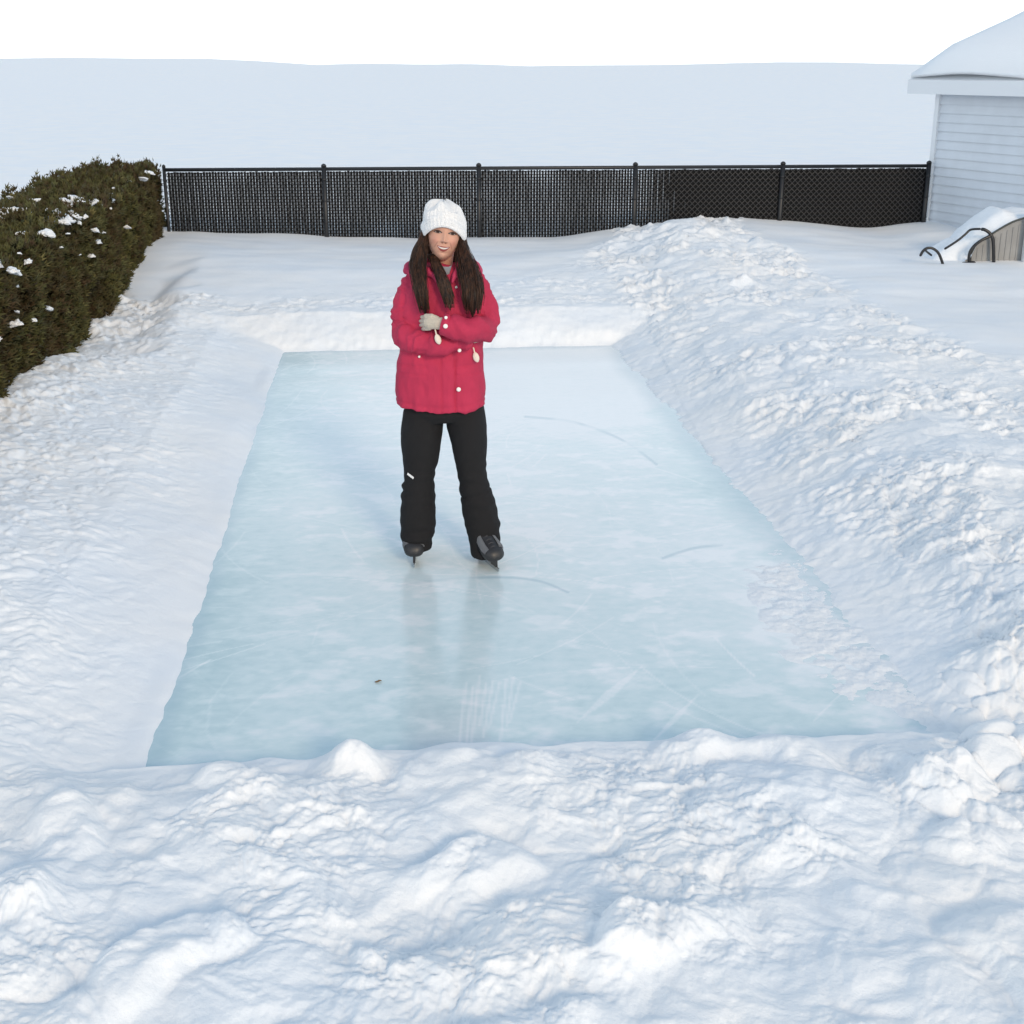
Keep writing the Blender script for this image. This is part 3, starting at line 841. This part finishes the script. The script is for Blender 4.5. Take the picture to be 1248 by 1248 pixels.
# arm paths (viewer left = the person's right arm)
RA = [L(507, 343, 0), L(497, 362, -.005), L(492.5, 388, -.015), L(494, 408, -.05)]
RF = [L(494, 410, -.06), L(510, 416, -.135), L(535, 418, -.165), L(566, 412, -.150)]
LA = [L(575, 344, 0), L(586, 362, -.005), L(591, 384, -.02), L(589, 400, -.06)]
LF = [L(588, 401, -.08), L(574, 402, -.19), L(556, 399, -.235), L(538, 394.5, -.235)]
def hand(bm, k=1.0):
    # her left hand laid over the right sleeve: palm, four fingers that close on the sleeve, thumb above
    w = L(541, 394.5, -.235); kn = L(523, 393.5, -.215)
    tube(bm, [w, (w + kn) / 2 + Vector((0, -.004, 0)), kn], [.029 * k, .027 * k, .028 * k], 14, flat=.8)
    for i, (y0, ln) in enumerate(((385.6, .88), (390.6, 1.0), (395.6, .96), (400.4, .78))):
        a = L(524, y0, -.218); b = L(524 - 6.0 * ln, y0 + .5, -.196); c = L(524 - 10.5 * ln, y0 + .8, -.150); d = L(524 - 12.5 * ln, y0 + .5, -.105)
        tube(bm, [a, b, c, d], [.0088 * k, .0086 * k, .0082 * k, .0072 * k], 10)
    a = L(533, 389, -.225); b = L(526, 385.5, -.222); c = L(519, 385, -.205)
    tube(bm, [a, b, c], [.0145 * k, .0125 * k, .0105 * k], 10)
def hand2(bm, k=1.0):
    # her right hand tucked under the left arm, fingers bent upward behind the sleeve
    w = L(566, 412, -.15); kn = L(578, 409, -.13)
    tube(bm, [w, kn], [.024 * k, .026 * k], 14, flat=.8)
    for i in range(4):
        a = kn + Vector((.0, .0, .024 - .016 * i)); 
        tube(bm, [a, a + Vector((.026, .012, .004)), a + Vector((.040, .035, .006)), a + Vector((.042, .055, .006))], [.0112 * k, .0105 * k, .0095 * k, .0085 * k], 10)
    tube(bm, [w + Vector((.01, 0, .02)), w + Vector((.028, .004, .042)), w + Vector((.04, .01, .055))], [.0135 * k, .012 * k, .010 * k], 10)

LEG_L = [(498, 516, 24, 0), (530, 514, 25.5, 0), (560, 512, 21.5, -.005), (582, 510.5, 18.5, -.015), (600, 509.5, 20.5, -.01), (620, 509.5, 22, 0), (640, 509.5, 21.5, .005), (656, 509, 18.5, -.01), (668, 509.5, 17, -.025)]
LEG_R = [(498, 567, 24, 0), (520, 569, 24.5, 0), (545, 571.5, 21.5, 0), (565, 574, 18.5, -.01), (582, 576.5, 18, -.015), (600, 580.5, 20, -.01), (620, 584, 21.5, 0), (640, 588.5, 21.5, .005), (656, 591, 19.5, -.01), (668, 591.5, 18.5, -.03), (677, 591.5, 17.0, -.045)]
def leg_rings(T, k=1.0, dz=0):
    out = []
    for (py, px, hw, dy) in T:
        c = L(px, py, dy); w = abs(L(px + hw, py, dy).x - c.x) * k
        out.append(hring((c.x, c.y, c.z + dz), w, w * 1.02, 32))
    return out

def build_person():
    # ---- body: one mesh, skin
    bm = bmesh.new()
    cx = L(538, 440).x
    tors = [(.80, .15, .11), (.95, .145, .105), (1.08, .125, .095), (1.2, .14, .10), (1.32, .15, .10), (1.40, .12, .08), (1.43, .06, .06)]
    ring_loft(bm, [hring((cx, .01, z), a, b) for z, a, b in tors])
    nb = Vector((cx + .003, .015, 1.40)); nh = HC + Vector((-.006, .022, -.06))
    tube(bm, [nb, (nb + nh) / 2, nh], [.056, .049, .052], 24)
    for A, Fm in ((RA, RF), (LA, LF)):
        tube(bm, catmull(A + Fm[1:], 4), lerp_list([.045, .043, .041, .040, .038, .032, .021], 4), 16)
    hand(bm, .62); hand2(bm, .62)
    for T in (LEG_L, LEG_R):
        P = [L(px, py, dy + .03) for (py, px, hw, dy) in T[:-1]]
        tube(bm, P, [.085, .08, .068, .058] + list(np.linspace(.056, .036, len(P) - 4)), 18)
        pass
    me = remesh(bm, .006, 3)
    V, _ = get_np(me); Q = np.empty(len(me.loops), dtype=np.int32); me.loops.foreach_get('vertex_index', Q); Q = Q.reshape(-1, 4)
    bpy.data.meshes.remove(me)
    x, y, z, uy = head_pts()
    C = head_colors(x, y, z, uy)
    R = np.array(HR)
    HV = (np.stack([x, y, z], -1).reshape(-1, 3) * HS) @ R.T + np.array(HC)
    n, m = x.shape; I = np.arange(n * m).reshape(n, m)
    HQ = np.stack([I[:-1, :-1], I[1:, :-1], I[1:, 1:], I[:-1, 1:]], -1).reshape(-1, 4)
    me = mesh_np('person', np.concatenate([V, HV]), np.concatenate([Q, HQ + len(V)]))
    set_col(me, 'col', np.concatenate([np.tile(SKIN * .9, (len(V), 1)), C.reshape(-1, 3)]))
    body = link('person', me, skin_mat()); body.location = (X0, Y0, 0)
    tag(body, 'smiling long-haired person in crimson jacket, black snow trousers, white knit hat and skates, arms crossed', 'person')

    # ---- jacket
    bm = bmesh.new()
    rings = [(.805, 537, 54, .150), (.86, 537, 55, .155), (.93, 537, 54.0, .152), (1.00, 537, 52.5, .148), (1.06, 538, 50, .145), (1.16, 540, 50, .148), (1.25, 541, 52, .148), (1.33, 541, 51, .138), (1.385, 541, 45, .118), (1.425, 541.5, 33, .095), (1.455, 541.5, 22, .072)]
    rr = []
    for z, px, hw, dp in rings:
        # pixel row for this height
        py = 624 - F * tan(PITCH - atan((CH - z) / Y0)); c = L(px, py); w = abs(L(px + hw, py).x - c.x)
        rr.append(hring((c.x, .005, z), w, dp, 48, 2.35))
    ring_loft(bm, rr)
    tube(bm, catmull(RA, 5), lerp_list([.060, .063, .064, .062], 5), 20)
    tube(bm, catmull(RF, 5), lerp_list([.060, .060, .056, .050], 5), 20)
    tube(bm, catmull(LA, 5), lerp_list([.060, .063, .064, .062], 5), 20)
    me = remesh(bm, .0065, 5)
    V, N = get_np(me)
    W = np.zeros(len(V)); 
    def arm_u(P):      # parameter and distance along an arm polyline
        P = [np.array(p) for p in P]; best = np.full(len(V), 9.); uu = np.zeros(len(V)); acc = 0
        for a, b in zip(P[:-1], P[1:]):
            d = b - a; Ln = np.linalg.norm(d); t = np.clip(((V - a) @ d) / Ln ** 2, 0, 1)
            dist = np.linalg.norm(V - a - t[:, None] * d, axis=1); m_ = dist < best
            best = np.where(m_, dist, best); uu = np.where(m_, acc + t * Ln, uu); acc += Ln
        return uu, best, acc
    for P, sd_ in ((RA, 1), (RF, 2), (LA, 3), (LF, 4)):
        u, dist, acc = arm_u(P); w = ss(.085, .06, dist)
        ph = 3.0 * fbm(V[:, 0] * 9 + sd_, V[:, 2] * 9, 2, 500 + sd_)
        W += w * .012 * (.35 - np.abs(gn(u * 15 + ph * .35, V[:, 1] * 7 + V[:, 0] * 3 + sd_, 511)) * 1.6)
    tz = V[:, 2]; torso = ss(-.02, .03, -N[:, 1]) 
    W += .012 * fbm(V[:, 0] * 11 + .3 * V[:, 2], V[:, 2] * 5 + V[:, 1] * 5, 3, 520)
    # creases hanging from the crossed arms, drawn-in waist seam, hem welt, front placket edges
    low = ss(1.07, 1.02, tz)
    xc = L(549, 460).x
    frontm = (N[:, 1] < -.3) * low
    W -= .007 * np.exp(-((V[:, 0] - (xc - .035)) / .005) ** 2) * frontm
    W -= .010 * np.exp(-((V[:, 0] - (xc + .030)) / .005) ** 2) * frontm
    W -= .004 * np.exp(-((tz - .832) / .004) ** 2)
    W += .003 * np.exp(-((tz - .812) / .012) ** 2)
    for sx_ in (-1, 1):   # pocket flaps
        pxm = (np.abs(V[:, 0] - (cx + sx_ * .125)) < .062) * (N[:, 1] < -.2)
        W -= .004 * pxm * np.exp(-((tz - 1.005 - .15 * sx_ * 0) / .004) ** 2)
        W -= .003 * pxm * np.exp(-((tz - .965) / .004) ** 2)
    V = V + N * W[:, None]
    V[:, 2] -= .024 * ss(.95, .82, V[:, 2]) * np.cos(np.clip((V[:, 0] - cx) / .21, -1, 1) * 1.5) * (V[:, 1] < .03)
    put_np(me, V)
    jk = link('jacket', me, M_JACKET, body)
    # the left sleeve lies across the front, over the other one
    bm = bmesh.new(); tube(bm, catmull(LA[1:-1] + LF, 5), lerp_list([.058, .064, .066, .063, .056, .046][:len(LA[1:-1] + LF)], 5), 28, round_ends=False)
    me = remesh(bm, .005, 6); V, N = get_np(me)
    W = .012 * (.35 - np.abs(gn((V[:, 0] * 1.0 + V[:, 2] * .45) * 15, V[:, 1] * 6 + V[:, 2] * 4, 512)) * 1.5) + .006 * fbm(V[:, 0] * 12, V[:, 2] * 12, 3, 513)
    W *= ss(.0, .06, V[:, 0] - LF[-1].x) * .9 + .1
    put_np(me, V + N * W[:, None]); sl = link('sleeve', me, M_JACKET, jk)
    # cuff band
    bm = bmesh.new(); a, b = LF[-2], LF[-1]; d = (b - a).normalized()
    tube(bm, [b - d * .03, b - d * .004], [.0515, .0495], 24, False)
    link('cuff', bm_mesh(bm), M_JACKET, jk)
    # hood lying on the back and shoulders
    bm = bmesh.new()
    hp = [L(502, 334, -.035), L(499, 328, .02), L(512, 322, .085), L(540, 318, .12), L(568, 322, .09), L(582, 330, .02), L(577, 337, -.03)]
    tube(bm, catmull(hp, 5), lerp_list([.014, .030, .040, .045, .040, .026, .012], 5), 16)
    # lapels of the open collar
    for pts, r in (([L(512, 322, -.03), L(519, 329, -.085), L(529, 337, -.125), L(533, 344, -.135)], [.014, .020, .016, .007]),
                   ([L(563, 320, -.03), L(559, 328, -.085), L(554, 336, -.12), L(551, 344, -.14)], [.014, .020, .016, .007])):
        tube(bm, catmull(pts, 4), lerp_list(r, 4), 14, flat=.8)
    me = remesh(bm, .005, 4); V, N = get_np(me); V = V + N * (.005 * fbm(V[:, 0] * 18, V[:, 2] * 18 + V[:, 1] * 14, 2, 530))[:, None]; put_np(me, V)
    link('hood', me, simple('raspberry lining', (.47, .028, .09), .75, bump=.2, bscale=600), jk)
    # shirt at the throat
    bm = bmesh.new(); c = L(544, 331, -.095)
    ring_loft(bm, [[c + Vector((x * k, -.004 * (1 - k), z * k)) for x, z in ((-.030, .030), (-.012, .022), (.012, .022), (.026, .030), (.012, -.018), (.004, -.040), (-.006, -.026))] for k in (1.0, .7, .05)])
    me = bm_mesh(bm); link('shirt', me, simple('grey shirt', (.26, .27, .30), .8), body)
    # snaps and pulls
    def button(px, py, yoff, r=.0095, nm='snap_button'):
        bm = bmesh.new(); c = L(px, py, yoff)
        prof = [(0.9, .003), (1.0, .0), (.95, -.004), (.7, -.006), (.2, -.0065)]
        ring_loft(bm, [[c + Vector((cos(t) * r * k, y, sin(t) * r * k)) for t in np.linspace(0, 2 * pi, 17)[:-1]] for k, y in prof])
        return link(nm, bm_mesh(bm), M_BTN, jk)
    Vj, N = get_np(jk.data); V = np.concatenate([Vj, get_np(sl.data)[0]])
    def surf(px, py):    # front surface of the jacket under a pixel, local y
        best = None
        for dy in np.linspace(-.31, .0, 63):
            p = np.array(L(px, py, dy)); dd = np.abs(V - p).max(1).min()
            if dd < .008: best = dy; break
        return (best if best is not None else -.15)
    for px, py, r in ((543, 397.5, .0105), (543.5, 387, .0075), (560, 427, .0085), (559, 474.5, .0105), (511, 434.5, .006), (556, 350, .006)):
        button(px, py, surf(px, py) + .001, r)
    M_PULL = simple('cream pull', (.75, .66, .56), .6)
    for px, py in ((532.5, 411), (579, 433)):
        yo = surf(px, py + 2) - .014; bm = bmesh.new()
        p0 = L(px - 2 + (0 if px < 560 else 0), py - 9, yo + .006); p1 = L(px - .5, py - 3, yo)
        tube(bm, [p0, p1], .0035, 8)
        c = L(px, py + 2.5, yo)
        ring_loft(bm, [hring((c.x + .002 * k_, c.y, c.z + zz), rx, rx * .5, 14) for k_, (zz, rx) in enumerate(((.024, .004), (.016, .011), (.005, .0145), (-.008, .014), (-.018, .009), (-.023, .003)))])
        link('zip_pull', bm_mesh(bm), M_PULL, jk)

    # ---- gloves
    bm = bmesh.new(); hand(bm, 1.0); me = remesh(bm, .0020, 1); link('glove', me, M_KNIT_G, body)
    bm = bmesh.new(); hand2(bm, 1.0); me = remesh(bm, .0035, 2); link('glove', me, M_KNIT_G, body)

    # ---- trousers
    bm = bmesh.new()
    ring_loft(bm, [hring((cx + .012, .01, z), a, b, 40, 2.4) for z, a, b in ((.72, .170, .10), (.76, .187, .125), (.80, .180, .125), (.86, .15, .11), (.95, .14, .10))])
    ring_loft(bm, leg_rings(LEG_L)); ring_loft(bm, leg_rings(LEG_R))
    me = remesh(bm, .0065, 4)
    V, N = get_np(me)
    kz = np.exp(-((V[:, 2] - .40) / .10) ** 2); az = ss(.30, .10, V[:, 2])
    W = .006 * fbm(V[:, 0] * 8, V[:, 2] * 5 + V[:, 1] * 6, 3, 540)
    W += (.005 * kz + .007 * az) * np.sin(V[:, 2] * 2 * pi / .062 + 2.6 * gn(V[:, 0] * 9, V[:, 2] * 6, 541) + 4 * V[:, 0]) * (.5 + gn(V[:, 0] * 12 + 5, V[:, 2] * 9, 542))
    W -= .005 * np.exp(-((V[:, 2] - (.34 + .35 * (V[:, 0] - .1))) / .007) ** 2) * (V[:, 0] > .03)
    V = V + N * W[:, None]; put_np(me, V)
    tr = link('trousers', me, M_PANTS, body)
    # small light mark on the knee
    P = [L(496.5, 578, -.1), L(504, 583.5, -.1)]
    Vt, _ = get_np(tr.data)
    bm = bmesh.new()
    def surf2(px, py):
        for dy in np.linspace(-.2, .05, 80):
            p = np.array(L(px, py, dy))
            if np.abs(Vt - p).max(1).min() < .006: return dy
        return -.07
    q = []
    for t in np.linspace(0, 1, 5):
        px, py = 496.5 + 7.5 * t, 577.2 + 5.6 * t; yy = surf2(px, py) - .003
        q.append((L(px + .5, py - 1.2, yy), L(px - .5, py + 1.2, yy)))
    vv = [(bm.verts.new(a), bm.verts.new(b)) for a, b in q]
    for a, b in zip(vv[:-1], vv[1:]): bm.faces.new((a[0], b[0], b[1], a[1]))
    link('logo_patch', bm_mesh(bm), simple('white print', (.75, .75, .75), .6), tr)

    # ---- knit hat
    n, m = 160, 120
    th = np.linspace(0, 2 * pi, n); tt = np.linspace(0, 1, m)
    T_, P_ = np.meshgrid(th, tt, indexing='ij')
    front = .5 + .5 * np.cos(T_)                 # 1 at the front
    zb = .030 * front ** 2 + (-.052) * (1 - front ** 2) - .01 * (1 - front)
    zt = .152
    zz = zb + (zt - zb) * P_
    prof = np.where(P_ < .45, 1.0 + .05 * np.sin(P_ / .45 * pi), np.clip(1 - ((P_ - .45) / .56) ** 2.4, 0, 1) ** .62)
    rx, ry = .0965 * prof, .112 * prof
    rib = 1 + .012 * np.sin(T_ * 34) * ss(0, .1, P_) * ss(1, .7, P_) + .006 * np.sin(P_ * 95)
    lump = 1 + .09 * gn(T_ * 1.6, P_ * 4, 600) * ss(0, .4, P_)
    X = np.sin(T_) * rx * rib * lump; Yy = -np.cos(T_) * ry * rib * lump + .012 * P_
    # gathered crown: short lobes
    zz = zz + .022 * ss(.5, .85, P_) * np.cos(T_ * 5 + 1) * prof + .008 * gn(T_ * 2, P_ * 6, 601) * ss(.3, .8, P_)
    roll = 1 - .05 * ss(.04, 0, P_); X *= roll; Yy *= roll
    # close seam
    for A in (X, Yy, zz): A[-1] = A[0]
    Vh = (np.stack([X, Yy, zz], -1).reshape(-1, 3) * 1.0) @ R.T + np.array(HC)
    Vh[:, 0] -= (np.clip(zz.ravel(), 0, 1)) * .14     # the soft crown leans back to the viewer's left
    I = np.arange(n * m).reshape(n, m); HQ = np.stack([I[:-1, :-1], I[1:, :-1], I[1:, 1:], I[:-1, 1:]], -1).reshape(-1, 4)
    me = mesh_np('hat', Vh, HQ)
    mk, t, p = new_mat('white knit')
    p.inputs['Base Color'].default_value = (.80, .80, .80, 1); p.inputs['Roughness'].default_value = .9
    tc = t.nodes.new('ShaderNodeTexCoord'); wv = t.nodes.new('ShaderNodeTexVoronoi'); wv.inputs['Scale'].default_value = 170
    t.links.new(tc.outputs['Object'], wv.inputs['Vector']); b = t.nodes.new('ShaderNodeBump'); b.inputs['Strength'].default_value = .8; b.inputs['Distance'].default_value = .004
    t.links.new(wv.outputs['Distance'], b.inputs['Height']); t.links.new(b.outputs[0], p.inputs['Normal'])
    link('knit_hat', me, mk, body)

    # ---- hair
    bm = bmesh.new(); rr_ = random.Random(21)
    def lock(guide, wid, thk, nst, rad=.0019):
        nst = int(nst * 1.7)
        """guide: list of (px,py,dy); wid: half widths in m; thk half depth"""
        G = catmull([L(*g) for g in guide], 5); Wd = lerp_list(wid, 5); Tk = lerp_list(thk, 5)
        # solid under-layer
        rings = []
        for g, w, t_ in zip(G, Wd, Tk):
            ef = min(1, (len(G) - 1 - len(rings)) / 6 + .12)
            rings.append([g + Vector((cos(a) * w * .93 * ef, sin(a) * t_ * .85, 0)) for a in np.linspace(0, 2 * pi, 17)[:-1]])
        ring_loft(bm, rings)
        for s in range(nst):
            a = rr_.uniform(0, 2 * pi); k = rr_.uniform(.80, 1.08); ph = rr_.uniform(0, 6.28); am = rr_.uniform(.001, .009); end = rr_.uniform(.80, 1.0)
            if rr_.random() < .14: k = rr_.uniform(1.08, 1.32); am *= 1.3; fly = .55
            else: fly = 1.0
            nG = max(6, int(len(G) * end)); pts = []; dr_ = rr_.uniform(-.25, .25)
            for i in range(nG):
                f = i / (len(G) - 1); aa = a + dr_ * f
                pts.append(G[i] + Vector((cos(aa) * Wd[i] * k + am * sin(ph + f * 7), sin(aa) * Tk[i] * k, 0)))
            rd = rad * rr_.uniform(.7, 1.3) * fly
            tube(bm, pts, [rd * (1 if i < nG * .8 else max(.25, 1 - (i / nG - .8) * 4)) for i in range(nG)], 5, round_ends=False)
    lock([(520, 279, -.02), (516.5, 291, -.05), (512, 305, -.075), (509.5, 322, -.11), (511, 342, -.155), (514.5, 362, -.175), (519, 385, -.165)],
         [.015, .018, .026, .032, .026, .023, .017], [.03, .03, .03, .026, .022, .020, .014], 150)
    lock([(528, 310, -.06), (532, 322, -.11), (538, 338, -.160), (544, 356, -.185), (549, 378, -.215)],
         [.012, .017, .021, .022, .017], [.018, .018, .016, .015, .011], 90)
    lock([(560, 280, -.01), (562, 294, -.045), (565, 308, -.08), (570, 324, -.12), (574.5, 342, -.160), (576, 362, -.190), (576, 386, -.190)],
         [.013, .015, .024, .036, .041, .041, .029], [.03, .03, .03, .028, .025, .022, .014], 190)
    lock([(541, 280, .07), (541, 300, .085), (541, 320, .095), (541, 345, .13)], [.07, .085, .085, .07], [.04, .04, .035, .02], 120)
    me = bm_mesh(bm)
    mh, t, p = new_mat('dark brown hair')
    tc = t.nodes.new('ShaderNodeTexCoord'); mp = t.nodes.new('ShaderNodeMapping'); mp.inputs['Scale'].default_value = (90, 90, 5)
    nz = t.nodes.new('ShaderNodeTexNoise'); nz.inputs['Scale'].default_value = 1; nz.inputs['Detail'].default_value = 3
    t.links.new(tc.outputs['Object'], mp.inputs[0]); t.links.new(mp.outputs[0], nz.inputs['Vector'])
    cr = t.nodes.new('ShaderNodeValToRGB'); e = cr.color_ramp.elements
    e[0].position = .38; e[0].color = (.014, .008, .0055, 1); e[1].position = .75; e[1].color = (.080, .034, .017, 1)
    t.links.new(nz.outputs['Fac'], cr.inputs[0]); t.links.new(cr.outputs[0], p.inputs['Base Color']); p.inputs['Roughness'].default_value = .5; p.inputs['Specular IOR Level'].default_value = .3
    link('hair', me, mh, body)

    # ---- skates
    M_BOOT = simple('black skate leather', (.022, .022, .024), .45)
    M_GREY = simple('grey skate panel', (.30, .31, .33), .5)
    M_STEEL = simple('steel blade', (.55, .56, .58), .25, metal=1)
    M_HOLD = simple('black blade holder', (.03, .03, .032), .4)
    def skate(toe, yaw, lean):
        """toe: local position on the ice under the front of the blade; foot points to -y then is turned by yaw"""
        Rm = Matrix.Rotation(yaw, 3, 'Z') @ Matrix.Rotation(lean, 3, 'Y')
        def T(x, y, z): return toe + Rm @ Vector((x * 1.14, y, z * 1.06))
        hz = .052
        bm = bmesh.new()
        rings = []
        for y, w, z0, z1 in ((-.030, .012, .020, .030), (-.024, .026, .008, .048), (-.008, .040, .0, .062), (.03, .047, .0, .078), (.075, .044, .0, .100), (.12, .038, .0, .155), (.17, .037, .0, .20), (.215, .036, .0, .20), (.245, .030, .005, .195), (.255, .016, .02, .18)):
            r_ = []
            for k in range(20):
                a = 2 * pi * k / 20; cz = (z0 + z1) / 2; hh = (z1 - z0) / 2
                ca, sa = cos(a), sin(a)
                r_.append(T(w * math.copysign(abs(ca) ** .8, ca), y, hz + cz + hh * math.copysign(abs(sa) ** .85, sa)))
            rings.append(r_)
        ring_loft(bm, rings)
        bt = link('skate', bm_mesh(bm), M_BOOT, body)
        # side panels in grey, either side of the laces
        for s in (-1, 1):
            bm = bmesh.new(); rows = []
            for y, w, zt in ((.002, .0425, .062), (.03, .0485, .078), (.075, .0455, .098), (.12, .040, .14)):
                row = []
                for t_ in np.linspace(0, 1, 6):
                    a = radians(18 + 48 * t_); ca, sa = cos(a), sin(a); hh = zt / 2
                    row.append(bm.verts.new(T(s * (w * ca ** .8 + .0025), y - .002, hz + hh + (hh + .003) * sa ** .85)))
                rows.append(row)
            for a_, b_ in zip(rows[:-1], rows[1:]):
                for k in range(5): bm.faces.new((a_[k], a_[k + 1], b_[k + 1], b_[k]))
            bmesh.ops.solidify(bm, geom=bm.faces[:], thickness=.002)
            link('side_panel', bm_mesh(bm), M_GREY, bt)
        bm = bmesh.new()
        for k in range(4):
            y = .012 + .022 * k; zc = hz + .066 + .0085 * k * 1.2
            tube(bm, [T(-.020, y, zc - .004), T(0, y - .004, zc + .005), T(.020, y, zc - .004)], .0032, 8)
        link('laces', bm_mesh(bm), simple('dark lace', (.05, .05, .055), .8), bt)
        for y0, y1 in ((.0, .06), (.155, .215)):
            bm = bmesh.new()
            c = [T(sx * .005, y, z) for sx in (-1, 1) for y, z in ((y0, .02), (y1, .02), (y1 + .01, hz + .004), (y0 - .01, hz + .004))]
            v = [bm.verts.new(p_) for p_ in c]
            bm.faces.new(v[:4]); bm.faces.new(v[4:][::-1])
            for k in range(4): bm.faces.new((v[k], v[4 + k], v[4 + (k + 1) % 4], v[(k + 1) % 4]))
            link('blade_holder', bm_mesh(bm), M_HOLD, bt, smooth=False)
        bm = bmesh.new(); prof = [(-.028, .022), (-.022, .006), (-.008, .0005), (.20, .0005), (.232, .006), (.238, .022)]
        va = [bm.verts.new(T(-.002, y, z)) for y, z in prof]; vb = [bm.verts.new(T(.002, y, z)) for y, z in prof]
        bm.faces.new(va); bm.faces.new(vb[::-1])
        for k in range(len(prof)): bm.faces.new((va[k], vb[k], vb[(k + 1) % len(prof)], va[(k + 1) % len(prof)]))
        link('blade', bm_mesh(bm), M_STEEL, bt, smooth=False)
    def ice_pt(px, py):
        p = on_z(px, py, 0); return Vector((p.x - X0, p.y - Y0, 0))
    skate(ice_pt(505, 691), radians(2), 0)
    skate(ice_pt(606, 696), radians(24), radians(-8))
build_person()

# ------------------------------------------------------------------ a fleck of dead leaf on the ice
def build_leaf():
    c = on_z(461, 832, 0); bm = bmesh.new()
    rows = []
    for i, t in enumerate(np.linspace(-1, 1, 9)):
        w = .010 * math.sqrt(max(0, 1 - t * t)) * (1 + .2 * sin(t * 9)) + .0006
        rows.append([bm.verts.new((t * .014, s * w * .7, .004 + .003 * abs(s) + .002 * sin(t * 3))) for s in (-1, 0, 1)])
    for a, b in zip(rows[:-1], rows[1:]):
        for k in (0, 1): bm.faces.new((a[k], a[k + 1], b[k + 1], b[k]))
    o = link('dead_leaf', bm_mesh(bm), simple('dead leaf', (.22, .13, .05), .8)); o.location = (c.x, c.y, 0); o.rotation_euler = (0, 0, .3)
    tag(o, 'tiny brown dead leaf lying on the near part of the ice', 'leaf')
build_leaf()
